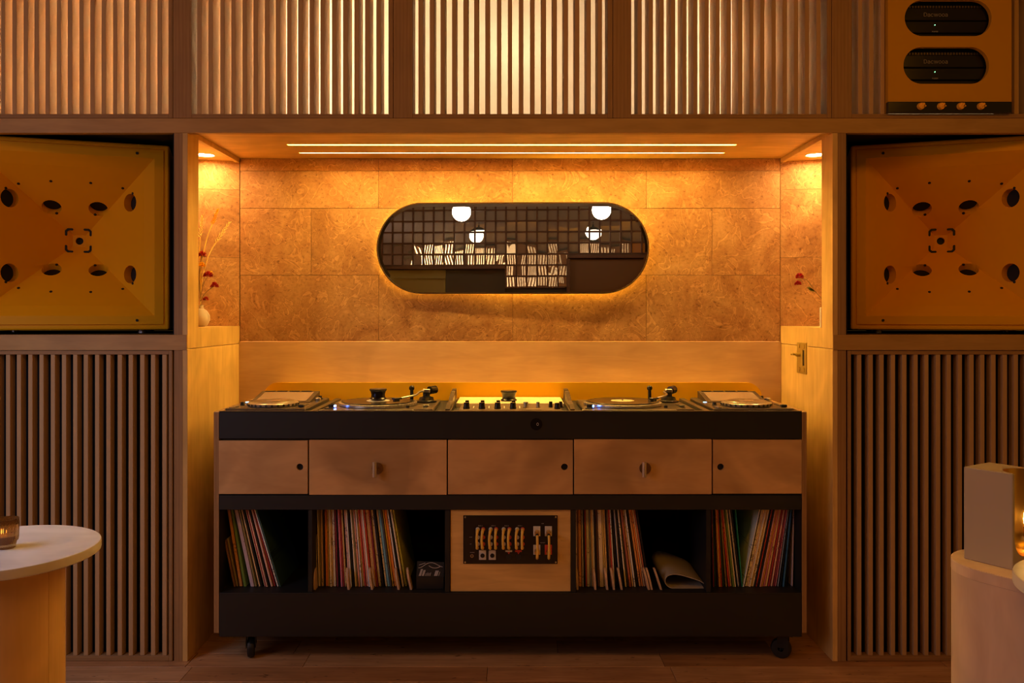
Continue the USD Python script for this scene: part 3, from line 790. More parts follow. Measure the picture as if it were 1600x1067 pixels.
# patch panel with patched cables (screwed to the board in the middle bay)
YP = YF + 0.0115
zp = lambda py: EYE - (py - CY) / F * (D + YP)
xp = lambda px: (px - CX) / F * (D + YP)
pp = part('patch_panel', bx(xp(724), xp(871), YP - 0.003, YP, zp(880.5), zp(805), 0.0008), 'black_gloss', con, label='black patch panel with yellow cables and white and red sockets')
for px, py in ((726.8, 807.6), (868.3, 807.6), (726.8, 878), (868.3, 878)):
    part('screw', cyl((xp(px), YP - 0.0048, zp(py)), (xp(px), YP - 0.003, zp(py)), 0.0040, 12), 'silver', pp)
jx = [(746.5, 755), (766.8, 775.2), (787, 796), (808, 816.5)]
for g, (a, b) in enumerate(jx):
    for q, px in enumerate((a, b)):
        for row, py in enumerate((826.5, 839, 849.5)):
            part('socket', lathe([(0.0085, 0), (0.0085, 0.004), (0.0045, 0.006), (0.0045, 0.0095), (0.001, 0.0095)], seg=18).apply_transform(trimesh.transformations.rotation_matrix(math.pi / 2, (1, 0, 0))).apply_translation((xp(px), YP - 0.003, zp(py))), 'jack_red' if q else 'jack_white', pp, 40)
        xo = -0.003 - 0.002 * ((g + q) % 2)
        cv = curve([(xp(px), YP - 0.012, zp(826.5)), (xp(px) + xo * 0.5, YP - 0.026, zp(829)), (xp(px) + xo, YP - 0.030, zp(836)), (xp(px) + xo, YP - 0.031, zp(845)), (xp(px) + xo * .6, YP - 0.028, zp(853)), (xp(px) + xo * .3, YP - 0.013, zp(854))], 18)
        part('patch_cable', tube(cv, [0.0062] * 4 + [0.0052] * 10 + [0.0062] * 4, 10), 'cable_yellow', pp, 40)
    part('lettering', text_on_front(('DECK 1', 'DECK 2', 'DECK 3', 'DECK 4')[g], 0.0036, xp((a + b) / 2), YP - 0.003, zp(821.8)), 'print_grey', pp)
for px, py, tx in ((735.5, 839, 'LINE'), (735.5, 849.5, 'CD'), (738, 863, 'PHONO'), (848, 817.5, 'MIX'), (848, 847.5, 'ROTARY')):
    part('lettering', text_on_front(tx, 0.0036, xp(px), YP - 0.003, zp(py) - 0.0015), 'print_grey', pp)
for px, red in ((754, 0), (769.2, 0)):
    part('xlr_socket', bx(xp(px) - 0.0143, xp(px) + 0.0143, YP - 0.0055, YP - 0.0031, zp(874), zp(859), 0.001), 'jack_white', pp)
    part('xlr_face', cyl((xp(px), YP - 0.0085, zp(867.3)), (xp(px), YP - 0.0056, zp(867.3)), 0.0085, 20), 'slot_dark', pp)
for px, m_ in ((795, 'jack_white'), (810, 'jack_red')):
    part('xlr_socket', bx(xp(px) - 0.0138, xp(px) + 0.0138, YP - 0.0055, YP - 0.0031, zp(861.8), zp(859), 0.0008), m_, pp)
    part('xlr_latch', prism_y(Polygon([(xp(px) - 0.006, zp(862.2)), (xp(px) + 0.006, zp(862.2)), (xp(px), zp(865.5))]), YP - 0.005, YP - 0.0031), 'jack_red', pp)
    part('xlr_face', cyl((xp(px), YP - 0.0045, zp(870)), (xp(px), YP - 0.0031, zp(870)), 0.0115, 20), 'black', pp)
part('headphone_socket', lathe([(0.007, 0), (0.007, 0.003), (0.0035, 0.003), (0.0035, 0.0005)], seg=16).apply_transform(trimesh.transformations.rotation_matrix(math.pi / 2, (1, 0, 0))).apply_translation((xp(737.5), YP - 0.003, zp(868))), 'steel', pp)
for px in (838.7, 856.7):
    for py, m_ in ((829.5, 'jack_white'), (858.5, 'jack_red' if px > 850 else 'jack_white')):
        part('xlr_socket', bx(xp(px) - 0.0145, xp(px) + 0.0145, YP - 0.006, YP - 0.0031, zp(py + 7.5), zp(py - 8), 0.003), m_, pp)
        part('xlr_plug', cyl((xp(px), YP - 0.034, zp(py + 2)), (xp(px), YP - 0.0061, zp(py + 1)), 0.0092, 18), 'plug_brass', pp, 40)
    part('plug_bushing', cyl((xp(px), YP - 0.040, zp(833.6)), (xp(px), YP - 0.0342, zp(832)), 0.0066, 14), 'black', pp)
    cv = curve([(xp(px), YP - 0.034, zp(832)), (xp(px) + 0.0005, YP - 0.047, zp(836)), (xp(px) + 0.001, YP - 0.052, zp(846)), (xp(px) + 0.001, YP - 0.052, zp(858)), (xp(px), YP - 0.048, zp(867)), (xp(px), YP - 0.036, zp(864))], 20)
    part('patch_cable', tube(cv, 0.0052, 10), 'cable_yellow', pp, 40)

# ---------------------------------------------------------------- players, turntables and mixer on the console
ZD = ZT - 0.0118


def knob(parent, x, y, z, r=0.008, h=0.016, m_='black_gloss', name='knob'):
    return part(name, lathe([(r * 1.1, 0), (r * 1.1, h * 0.3), (r, h * 0.35), (r * 0.9, h), (0.0005, h)], (x, y, z), 18), m_, parent, 40)


def media_player(label, x):
    t = thing('media_player', label, 'DJ player', 'DJ media players', loc=(x, 0.0, ZD))
    zt = 0.0118 + 0.010
    part('body', bx(-0.164, 0.164, 0.0, 0.45, 0.0005, zt, 0.004), 'deck_metal', t)
    cy = 0.118
    ring = lathe([(0.100, zt), (0.104, zt + 0.004), (0.104, zt + 0.012), (0.098, zt + 0.017), (0.088, zt + 0.019)], (0, cy, 0), 64)
    jr = part('jog_ring', ring, 'jog_clear', t, 30)
    dim = [cyl((0.1025 * math.cos(a), cy + 0.1025 * math.sin(a), zt + 0.008), (0.1055 * math.cos(a), cy + 0.1055 * math.sin(a), zt + 0.008), 0.005, 10) for a in np.arange(28) * 2 * math.pi / 28]
    part('jog_grip', join(dim), 'black', jr)
    part('jog_plate', lathe([(0.088, zt + 0.018), (0.086, zt + 0.0205), (0.0005, zt + 0.0205)], (0, cy, 0), 48), 'silver', jr, 30)
    part('jog_display', lathe([(0.03, zt + 0.0206), (0.03, zt + 0.0215), (0.0005, zt + 0.0215)], (0, cy, 0), 32), 'screen_glass', jr, 30)
    # tilted display
    y0, y1, z0, z1 = 0.235, 0.415, zt + 0.002, zt + 0.032
    wedge = prism_x(Polygon([(y0, zt), (y0, z0), (y1, z1), (y1 + 0.012, z1), (y1 + 0.012, zt)]), -0.135, 0.125)
    hou = part('display_housing', wedge, 'deck_metal', t)
    n = np.array([0, -(z1 - z0), (y1 - y0)]); n /= np.linalg.norm(n)
    q = lambda u, v: np.array([u, y0 + (y1 - y0) * v, z0 + (z1 - z0) * v])
    scr = hullm([q(u, v) + n * k for u in (-0.115, 0.105) for v in (0.08, 0.88) for k in (0.0003, 0.0018)])
    part('display', from_manifold(scr), 'screen_glass', hou)
    part('display_buttons', join([bx(-0.12 + 0.055 * k, -0.075 + 0.055 * k, y1 - 0.004, y1 + 0.008, z1, z1 + 0.0022, 0.0006) for k in range(4)]), 'black', hou)
    part('play_button', lathe([(0.013, zt), (0.013, zt + 0.004), (0.0005, zt + 0.004)], (-0.140, 0.022, 0), 20), 'silver', t, 40)
    part('cue_button', lathe([(0.013, zt), (0.013, zt + 0.004), (0.0005, zt + 0.004)], (-0.138, 0.060, 0), 20), 'silver', t, 40)
    knob(t, -0.132, 0.125, zt, 0.0085, 0.014)
    part('selector', lathe([(0.014, zt), (0.014, zt + 0.012), (0.008, zt + 0.016), (0.0005, zt + 0.016)], (0.146, 0.30, 0), 20), 'silver', t, 40)
    knob(t, 0.140, 0.37, zt, 0.009, 0.016, 'black')
    part('loop_button', lathe([(0.008, zt), (0.008, zt + 0.003), (0.0005, zt + 0.003)], (-0.146, 0.235, 0), 16), 'led_ice', t)
    part('tempo_slot', bx(0.132, 0.138, 0.03, 0.17, zt, zt + 0.0008), 'slot_dark', t)
    part('tempo_slider', bx(0.123, 0.147, 0.040, 0.056, zt + 0.001, zt + 0.011, 0.002), 'black', t)
    return t


media_player('DJ media player with tilted screen at the left end of the console', -0.995)
media_player('DJ media player with tilted screen at the right end of the console', 0.992)


def turntable(label, x, px):
    t = thing('turntable', label, 'turntable', 'turntables on the console', loc=(x, 0.0, ZD))
    z = 0.0118 + 0.006
    part('plinth', bx(-0.226, 0.226, 0.012, 0.395, 0.0005, z, 0.003), 'deck_metal', t)
    part('front_strip', bx(-0.234, 0.150, -0.0130, 0.0105, 0.0005, 0.0118 + 0.0055, 0.0015), 'silver', t, label='pale strip along the front edge')
    cx_, cy = px, 0.187
    part('platter', lathe([(0.155, z), (0.166, z + 0.002), (0.166, z + 0.011), (0.160, z + 0.014), (0.0005, z + 0.014)], (cx_, cy, 0), 96), 'platter_rim', t, 30)
    part('slipmat', lathe([(0.156, z + 0.0141), (0.156, z + 0.0150), (0.0005, z + 0.0150)], (cx_, cy, 0), 48), 'rubber', t, 30)
    part('spindle', cyl((cx_, cy, z + 0.015), (cx_, cy, z + 0.022), 0.0033, 10), 'silver', t)
    lx = -0.196
    part('strobe_tower', cyl((lx, 0.060, z), (lx, 0.060, z + 0.015), 0.013, 18), 'black', t, 40)
    part('strobe_lamp', bx(lx + 0.009, lx + 0.0165, 0.052, 0.068, z + 0.004, z + 0.012, 0.001), 'led_blue', t, label='small blue strobe lamp')
    part('start_button', bx(-0.218, -0.182, 0.018, 0.036, z, z + 0.003, 0.001), 'black', t)
    part('pitch_slot', bx(0.182, 0.198, 0.05, 0.19, z, z + 0.0012), 'black', t)
    part('pitch_slider', bx(0.178, 0.202, 0.085, 0.098, z + 0.0014, z + 0.010, 0.002), 'silver', t)
    part('target_light', join(cyl((0.118, 0.062, z), (0.118, 0.062, z + 0.010), 0.007, 14)), 'black', t)
    # tonearm
    ax, ay = 0.172, 0.292
    ta = numbered(t, 'tonearm'); UsdGeom.Xform.Define(stage, ta)
    part('arm_base', lathe([(0.045, z), (0.045, z + 0.006), (0.034, z + 0.010), (0.030, z + 0.022), (0.016, z + 0.026), (0.016, z + 0.040), (0.0005, z + 0.040)], (ax, ay, 0), 32), 'black_gloss', ta, 40)
    part('gimbal', join(bx(ax - 0.016, ax + 0.016, ay - 0.012, ay + 0.012, z + 0.040, z + 0.058, 0.003)), 'silver', ta)
    part('counterweight', cyl((ax + 0.012, ay + 0.020, z + 0.050), (ax + 0.034, ay + 0.052, z + 0.051), 0.0175, 24), 'black_gloss', ta, 40)
    arm = curve([(ax, ay, z + 0.050), (ax - 0.028, ay - 0.050, z + 0.048), (ax - 0.030, ay - 0.120, z + 0.045), (ax - 0.055, ay - 0.170, z + 0.041), (ax - 0.085, ay - 0.200, z + 0.037)], 24)
    part('arm_tube', tube(arm, 0.0048, 10), 'silver', ta, 40)
    hs = join(bx(-0.010, 0.010, -0.040, 0.0, -0.004, 0.003, 0.001), bx(-0.007, 0.007, -0.036, -0.010, -0.013, -0.004, 0.001))
    hs.apply_transform(trimesh.transformations.rotation_matrix(-0.75, (0, 0, 1))).apply_translation((ax - 0.087, ay - 0.202, z + 0.0375))
    part('headshell', hs, 'black_gloss', ta)
    part('lamp_post', join(cyl((0.100, 0.355, z), (0.100, 0.355, z + 0.045), 0.0075, 14), lathe([(0.0005, -0.012)] + [(0.0125 * math.cos(a), 0.0125 * math.sin(a)) for a in np.linspace(-1.2, 1.2, 9)] + [(0.0005, 0.012)], (0.100, 0.355, z + 0.056), 18)), 'black_gloss', t, 40)
    return z + 0.0151


ZV = turntable('turntable left of the mixer, its record under a black weight', -0.541, -0.024)
turntable('turntable right of the mixer, its bare record showing a pale label', 0.526, -0.044)
for lab, x, lm in (('black vinyl record under the black weight on the left turntable', -0.565, 'label_white'), ('black vinyl record with pale label on the right turntable', 0.482, 'label_cream')):
    v = thing('vinyl_record', lab, 'record', 'records on the turntables', loc=(x, 0.187, ZD + ZV + 0.0002))
    part('disc', lathe([(0.004, 0), (0.150, 0.0), (0.151, 0.001), (0.150, 0.002), (0.004, 0.002)], seg=64), 'vinyl', v, 30)
    part('label', lathe([(0.004, 0.0021), (0.050, 0.0021), (0.050, 0.0027), (0.004, 0.0027)], seg=40), lm, v)


def weight(label, x, y, z):
    solo('record_weight', lathe([(0.0005, 0), (0.035, 0.0), (0.037, 0.003), (0.035, 0.006), (0.030, 0.010), (0.029, 0.022), (0.032, 0.034), (0.037, 0.040), (0.037, 0.044), (0.034, 0.046), (0.0005, 0.046)], (x, y, z), 40), 'black_gloss', label, 'record weight', 'record weights', 35)


weight('black spool-shaped record weight on the left turntable', -0.565, 0.187, ZD + ZV + 0.0078)
weight('black spool-shaped record weight standing behind the mixer', PX(795, 0.35), 0.35, ZT + 0.0064)

mx = thing('mixer', 'flat rotary DJ mixer with black knobs in the middle of the console', 'mixer', loc=(0, 0, ZD))
zm = 0.0118 + 0.004
part('body', bx(-0.212, 0.212, 0.0, 0.236, 0.0005, zm, 0.003), 'mixer_face', mx)
for px in (729, 753, 777.5, 801.5):
    knob(mx, PX(px, 0.05), 0.045, zm, 0.0125, 0.026, name='knob')
    knob(mx, PX(px + 1.0, 0.15), 0.15, zm, 0.0085, 0.024)
    part('scale_marks', join([bx(PX(px, 0.05) + 0.019 * math.sin(a) - 0.0006, PX(px, 0.05) + 0.019 * math.sin(a) + 0.0006, 0.045 + 0.019 * math.cos(a), 0.045 + 0.024 * math.cos(a), zm, zm + 0.0006) for a in np.linspace(-2.2, 2.2, 9)]), 'label_white', mx)
for px, y, r_, m_ in ((821.5, 0.085, 0.011, 'silver'), (840.5, 0.085, 0.007, 'silver'), (860.5, 0.10, 0.0075, 'black_gloss'), (876, 0.10, 0.0075, 'black_gloss'), (871, 0.045, 0.0115, 'black_gloss')):
    knob(mx, PX(px, y), y, zm, r_, 0.024, m_)
for k in range(4):
    part('level_meter', bx(PX(740 + 24 * k, 0.1) - 0.002, PX(740 + 24 * k, 0.1) + 0.002, 0.06, 0.14, zm, zm + 0.0012), 'label_white', mx)
part('fader_slot', bx(0.065, 0.125, 0.030, 0.036, zm, zm + 0.0008), 'label_cream', mx)

# ---------------------------------------------------------------- records in the shelf bays
COL = {
    'brown': (0.20, 0.10, 0.045), 'orange-brown': (0.50, 0.24, 0.07), 'green': (0.13, 0.22, 0.04), 'lilac grey': (0.42, 0.33, 0.36), 'olive': (0.22, 0.18, 0.07), 'tan': (0.58, 0.40, 0.20),
    'black': (0.018, 0.016, 0.016), 'pinkish tan': (0.55, 0.34, 0.26), 'dark red': (0.28, 0.03, 0.025), 'white': (0.68, 0.62, 0.56), 'dark teal': (0.04, 0.10, 0.09), 'cream': (0.66, 0.53, 0.36),
    'orange': (0.62, 0.20, 0.03), 'yellow': (0.65, 0.42, 0.05), 'maroon': (0.20, 0.03, 0.045), 'pink': (0.52, 0.16, 0.20), 'salmon': (0.56, 0.26, 0.17), 'red': (0.50, 0.06, 0.035), 'teal blue': (0.16, 0.34, 0.38),
    'grey': (0.34, 0.32, 0.30), 'dark grey': (0.10, 0.095, 0.09), 'yellow-green': (0.40, 0.40, 0.06), 'light grey-green': (0.42, 0.42, 0.34), 'gold': (0.55, 0.38, 0.13), 'red-brown': (0.32, 0.10, 0.05),
    'dark green': (0.035, 0.075, 0.045), 'navy': (0.025, 0.025, 0.09), 'blue': (0.03, 0.11, 0.26), 'blue-grey': (0.20, 0.24, 0.30), 'bright green': (0.03, 0.26, 0.13),
}
for k, c in COL.items():
    c = tuple(min(0.85, v * 1.4) for v in c) if max(c) > 0.15 else c
    nm = 'sleeve_' + k.replace(' ', '_').replace('-', '_')
    dk = tuple(v * 0.45 for v in c)
    mat(nm, {'g': ('geometry', {}), 'oi': ('object_info', {}), 'cx': ('combine_xyz', {}), 'sh': ('vector_math', dict(math_type='add')), 'sc': ('vector_math', dict(math_type='scale', scale=17.0)),
             'm': ('mapping', dict(mapping_type='point', scale=(90, 6, 130))), 'n': ('noise_texture', dict(scale=1.0, detail=2.0, roughness=0.7)),
             'm2': ('mapping', dict(mapping_type='point', scale=(2, 2, 9))), 'n2': ('noise_texture', dict(scale=1.0, detail=1.0)),
             'ml': ('math', dict(math_type='multiply')),
             'r': ('rgb_ramp', dict(ramp=[(0.0, c), (0.36, c), (0.40, dk)])), 'p': ('principled_bsdf', dict(roughness=0.5, specular_ior_level=0.3))},
        [('oi.random', 'cx.x'), ('oi.random', 'cx.z'), ('cx.vector', 'sc.vector1'), ('sc.vector', 'sh.vector2'), ('g.position', 'sh.vector1'), ('sh.vector', 'm.vector'), ('sh.vector', 'm2.vector'), ('m.vector', 'n.vector'), ('m2.vector', 'n2.vector'),
         ('n.fac', 'ml.value1'), ('n2.fac', 'ml.value2'), ('ml.value', 'r.fac'), ('r.color', 'p.base_color')])
mat('sleeve_art_green', {'g': ('geometry', {}), 'n': ('noise_texture', dict(scale=5.0, detail=2.0)), 'r': ('rgb_ramp', dict(ramp=[(0.35, (0.02, 0.10, 0.10)), (0.6, (0.06, 0.13, 0.05))])), 'p': ('principled_bsdf', dict(roughness=0.3))}, [('g.position', 'n.vector'), ('n.fac', 'r.fac'), ('r.color', 'p.base_color')])
ORD = ['first', 'second', 'third', 'fourth', 'fifth', 'sixth', 'seventh', 'eighth', 'ninth', 'tenth', 'eleventh', 'twelfth', 'thirteenth', 'fourteenth', 'fifteenth', 'sixteenth', 'seventeenth', 'eighteenth', 'nineteenth', 'twentieth']
ORD += ['twenty-' + o for o in ORD[:9]] + ['thirtieth'] + ['thirty-' + o for o in ORD[:9]] + ['fortieth'] + ['forty-' + o for o in ORD[:9]]
YR = 0.050
kr = (D + YR) / F
ZRT = cz(797) - 0.004


def bay(name, x_origin, recs, scale=7.62):
    """recs: (colour, top x, bottom x[, width, height share]) in pixels of a zoomed crop, left to right"""
    prep = []
    for r in recs:
        sh = 14 if name == 'far left' else (-20 if name == 'far right' and r[1] > 600 else 0)
        prep.append((r[0], x_origin + (r[1] + sh) / scale, x_origin + (r[2] + sh) / scale, (r[3] / scale if len(r) > 3 else None), (r[4] if len(r) > 4 else 1.0)))
    n = len(prep)
    for i, (c, xt, xb, w, hs) in enumerate(prep):
        gap = 9.0
        if i + 1 < n and prep[i + 1][4] == 1.0 and hs == 1.0:
            gap = min(prep[i + 1][1] - xt, prep[i + 1][2] - xb)
        wpx = min(w if w else 9, gap) * 0.93
        wpx = max(wpx, 0.45)
        X = lambda p: (p - CX) * kr
        rr = random.Random(int(xb * 13) + i)
        yf = YR + rr.uniform(0.0, 0.012)
        z0 = ZS + 0.0006
        z1 = z0 + (ZRT - z0) * hs - rr.uniform(0, 0.0015)
        ln = (xt - xb) * hs
        ring = lambda xo: [(xo + 0.0, yf + 0.0008), (xo + wpx * kr * 0.25, yf), (xo + wpx * kr * 0.75, yf), (xo + wpx * kr, yf + 0.0008), (xo + wpx * kr, yf + 0.31 * hs), (xo, yf + 0.31 * hs)]
        lo = [(x, y, z0) for x, y in ring(X(xb))]
        hi = [(x, y, z1) for x, y in ring(X(xb + ln))]
        m = trimesh.Trimesh(np.array(lo + hi)).convex_hull
        lean = xt - xb
        word = 'leaning left' if lean < -6 else ('leaning right' if lean > 6 else 'upright')
        size = 'small ' if hs < 0.8 else ''
        lab = f'{size}{c} record sleeve, {word}, {ORD[i]} from the left in the {name} bay'
        solo('record_sleeve', m, 'sleeve_' + c.replace(' ', '_').replace('-', '_'), lab, 'record', f'records in the {name} bay')


bay('far left', 340, [('brown', 8 - 35, 172, 22, 0.60), ('olive', 40 - 35, 200, 22, 0.60),
    ('orange-brown', 88, 240, 34), ('green', 130, 292, 30), ('lilac grey', 172, 375, 44), ('olive', 222, 425, 18), ('tan', 252, 472, 16), ('black', 272, 492, 20), ('tan', 298, 535, 14), ('dark red', 314, 552, 12), ('pinkish tan', 330, 566, 16),
    ('black', 350, 586, 16), ('pinkish tan', 368, 615, 26), ('dark red', 390, 650, 14), ('white', 405, 690, 16), ('dark teal', 424, 718, 18)])
bay('second', 485, [('olive', 32, 62, 22), ('cream', 68, 90, 16), ('olive', 88, 108, 16), ('tan', 112, 130, 28), ('black', 142, 160, 14), ('orange', 160, 178, 26), ('yellow', 190, 208, 12), ('cream', 210, 232, 24), ('tan', 236, 258, 12),
    ('white', 252, 275, 24), ('maroon', 280, 312, 18), ('black', 300, 333, 16), ('pink', 318, 362, 22), ('dark red', 342, 388, 16), ('gold', 360, 410, 16), ('black', 378, 430, 14), ('pinkish tan', 390, 448, 26), ('white', 418, 478, 14),
    ('black', 436, 496, 24), ('cream', 462, 528, 20), ('olive', 484, 550, 14), ('salmon', 502, 572, 20), ('white', 526, 600, 16), ('cream', 544, 622, 16), ('red', 562, 646, 14), ('salmon', 580, 668, 22), ('white', 604, 694, 18), ('red', 624, 716, 14),
    ('cream', 642, 740, 24), ('orange-brown', 668, 768, 18), ('maroon', 688, 790, 16), ('cream', 706, 812, 30), ('black', 740, 848, 26), ('cream', 772, 888, 22), ('teal blue', 798, 918, 26), ('dark grey', 828, 950, 18), ('yellow', 848, 974, 16),
    ('orange', 866, 996, 30), ('white', 900, 1036, 18), ('black', 920, 1062, 16), ('cream', 940, 1092, 20), ('yellow-green', 962, 1124, 22)])
bay('fourth', 890, [('lilac grey', 70, 76, 18), ('brown', 90, 98, 10), ('orange-brown', 102, 112, 34), ('grey', 138, 152, 18), ('black', 158, 176, 20), ('red', 178, 198, 12), ('light grey-green', 192, 212, 34), ('blue-grey', 228, 250, 18), ('tan', 248, 272, 14), ('white', 264, 290, 20), ('black', 286, 314, 24),
    ('brown', 312, 342, 18), ('cream', 332, 364, 46), ('cream', 380, 416, 18), ('gold', 400, 440, 20), ('black', 422, 466, 18), ('brown', 440, 488, 18), ('red', 458, 510, 14), ('white', 472, 528, 16), ('black', 490, 550, 30), ('grey', 522, 596, 18), ('black', 540, 622, 22), ('cream', 566, 662, 18), ('dark grey', 584, 690, 14),
    ('red-brown', 600, 712, 26), ('tan', 628, 748, 18), ('white', 648, 772, 18), ('black', 668, 798, 26), ('orange-brown', 698, 832, 24), ('orange', 724, 864, 16), ('tan', 742, 886, 16), ('red-brown', 760, 908, 20), ('black', 784, 936, 22)])
bay('far right', 1100, [('maroon', 88, 112, 12), ('dark green', 102, 136, 14), ('black', 116, 156, 16), ('orange-brown', 134, 178, 24), ('red', 158, 206, 12), ('dark green', 170, 228, 22), ('olive', 190, 262, 16), ('red', 206, 296, 18), ('tan', 226, 322, 14), ('green', 242, 344, 20), ('cream', 262, 368, 16), ('black', 280, 390, 14), ('grey', 294, 408, 18), ('black', 316, 432, 20), ('bright green', 372, 454, 14),
    ('white', 684, 484, 14), ('navy', 700, 500, 14), ('cream', 716, 516, 26), ('tan', 744, 544, 14), ('cream', 760, 560, 20), ('tan', 782, 582, 14), ('cream', 798, 598, 20), ('black', 820, 622, 12), ('red', 834, 640, 16), ('black', 852, 660, 22), ('salmon', 876, 686, 16), ('orange-brown', 894, 706, 20), ('pink', 914, 734, 14), ('tan', 930, 756, 24), ('dark red', 956, 790, 22),
    ('pinkish tan', 980, 824, 20), ('maroon', 1002, 854, 16), ('pink', 1020, 878, 10), ('blue-grey', 1034, 904, 10), ('black', 1046, 930, 14), ('blue', 1056, 962, 20), ('black', 1076, 1000, 14), ('lilac grey', 1092, 1076, 16)])
# wooden divider blades standing at the front of the record rows
for i, (px, lean, nm) in enumerate([(491, 2, 'second'), (543.5, 4, 'second'), (580, 5, 'second'), (621.5, 6, 'second'), (641, 7, 'second'), (900.5, 1, 'fourth'), (928.5, 2, 'fourth'), (947, 3, 'fourth'), (957.5, 4, 'fourth'), (969.5, 5, 'fourth'), (1012, 7, 'fourth'), (1016.5, 7, 'fourth'), (1031, 9.5, 'fourth')]):
    x0 = (px - CX) * (D + 0.02) / F
    prof = Polygon([(0.012, ZS + 0.001), (0.046, ZS + 0.001), (0.046, ZS + 0.082), (0.034, ZS + 0.080), (0.020, ZS + 0.066), (0.012, ZS + 0.048)])
    m = prism_x(prof, 0, 0.0085)
    v = m.vertices.copy()
    v[:, 0] += x0 - (v[:, 2] - ZS) / 0.080 * lean * 0.0026
    m.vertices = v
    k = i + 1 if nm == 'second' else i - 4
    solo('record_divider', m, 'divider_wood', f'pale wooden divider blade, {ORD[k - 1]} from the left in front of the {nm} bay records', 'divider', f'wooden dividers in the {nm} bay')

# black carton with pale print beside the records of the second bay
bxp = thing('black_carton', 'small black carton with white printing at the right end of the second bay', 'carton')
x0, x1 = (650.5 - CX) * (D + 0.02) / F, (693.5 - CX) * (D + 0.02) / F
part('carton', bx(x0, x1, 0.02, 0.20, ZS + 0.0005, ZS + 0.052, 0.001), 'black', bxp)
part('flap', hullm([(x0, 0.020 + k, ZS + 0.0525) for k in (0, 0.002)] + [(x1, 0.020 + k, ZS + 0.0525) for k in (0, 0.002)] + [(x0 + 0.002, 0.034 + k, ZS + 0.112) for k in (0, 0.002)] + [(x1, 0.034 + k, ZS + 0.108) for k in (0, 0.002)]), 'black', bxp)
fy = lambda z: 0.0195 + (z - ZS - 0.0525) / 0.06 * 0.014
sw1 = curve([(x0 + 0.008, fy(ZS + .086) - 0.001, ZS + 0.086), (x0 + 0.022, fy(ZS + .09) - 0.001, ZS + 0.090), (x0 + 0.040, fy(ZS + .101) - 0.001, ZS + 0.101), (x0 + 0.064, fy(ZS + .106) - 0.001, ZS + 0.106), (x0 + 0.092, fy(ZS + .094) - 0.001, ZS + 0.095), (x0 + 0.107, fy(ZS + .09) - 0.001, ZS + 0.090)], 20)
sw2 = curve([(x0 + 0.010, fy(ZS + .096) - 0.001, ZS + 0.097), (x0 + 0.036, fy(ZS + .103) - 0.001, ZS + 0.105), ], 6)
sw3 = curve([(x0 + 0.050, fy(ZS + .095) - 0.001, ZS + 0.095), (x0 + 0.070, fy(ZS + .087) - 0.001, ZS + 0.086), (x0 + 0.098, fy(ZS + .092) - 0.001, ZS + 0.092)], 10)
part('printed_swirl', join(*[tube(q, 0.0016, 6) for q in (sw1, sw2, sw3)]), 'print_grey', bxp)
bars = []
for u, w_, h_ in ((0.010, 0.009, 0.026), (0.022, 0.009, 0.022), (0.036, 0.0025, 0.010), (0.042, 0.0025, 0.012), (0.048, 0.0025, 0.011), (0.054, 0.0025, 0.012), (0.072, 0.014, 0.020), (0.090, 0.0025, 0.016)):
    za = ZS + 0.056
    sk = 0.32 * h_
    bars.append(from_manifold(hullm([(x0 + u + o + k * sk / h_ * 1.0, fy(za + k) - e, za + k) for o in (0, w_) for k in (0, h_) for e in (0.0005, 0.0012)])))
part('printed_letters', join(bars), 'print_grey', bxp)

# folded newspaper in the fourth bay
SX = lambda px: (px - CX) * (D + 0.03) / F
SZ = lambda py: ZS + (917.5 - py) * (D + 0.03) / F
outline = curve([(SX(1104), SZ(916)), (SX(1085), SZ(917)), (SX(1060), SZ(917)), (SX(1046), SZ(915)), (SX(1040), SZ(908)), (SX(1042), SZ(900)), (SX(1050), SZ(896.5)), (SX(1062), SZ(897)), (SX(1080), SZ(902)), (SX(1094), SZ(907)), (SX(1103), SZ(914))], 50)
ol = np.array(outline)
ribs = []
for y, off, th in ((0.03, (0, 0), 0.0), (0.12, (-0.012, 0.010), 0), (0.21, (-0.018, 0.024), 0), (0.29, (-0.016, 0.040), 0)):
    q = ol.copy()
    k = (y - 0.03) / 0.26
    top = np.clip((q[:, 1] - ZS) / 0.055, 0, 1)
    q[:, 0] += off[0] * top
    q[:, 1] = ZS + 0.0012 + (q[:, 1] - ZS) * (1 + 0.35 * k)
    ribs.append(np.c_[q[:, 0], np.full(len(q), y), q[:, 1]])
sheet = []
v = np.vstack(ribs); n = len(ol); f = []
for i in range(len(ribs) - 1):
    for j in range(n - 1):
        f += [[i * n + j, i * n + j + 1, (i + 1) * n + j + 1], [i * n + j, (i + 1) * n + j + 1, (i + 1) * n + j]]
fv = v.copy(); c_ = v.mean(0)
thick = trimesh.Trimesh(v, np.array(f), process=False)
nv = thick.vertex_normals
v2 = v + nv * 0.0035
v2[:, 2] = np.maximum(v2[:, 2], ZS + 0.0008)
f2 = np.array(f)[:, ::-1] + len(v)
ff = list(np.array(f)) + list(f2)
m_ = len(v)
for i in (0, len(ribs) - 1):
    for j in range(n - 1):
        a, b = i * n + j, i * n + j + 1
        ff += [[a, b, m_ + b], [a, m_ + b, m_ + a]]
solo('folded_newspaper', trimesh.Trimesh(np.vstack([v, v2]), np.array(ff), process=False), 'newsprint', 'folded newspaper lying beside the records in the fourth bay', 'newspaper', smooth=40)

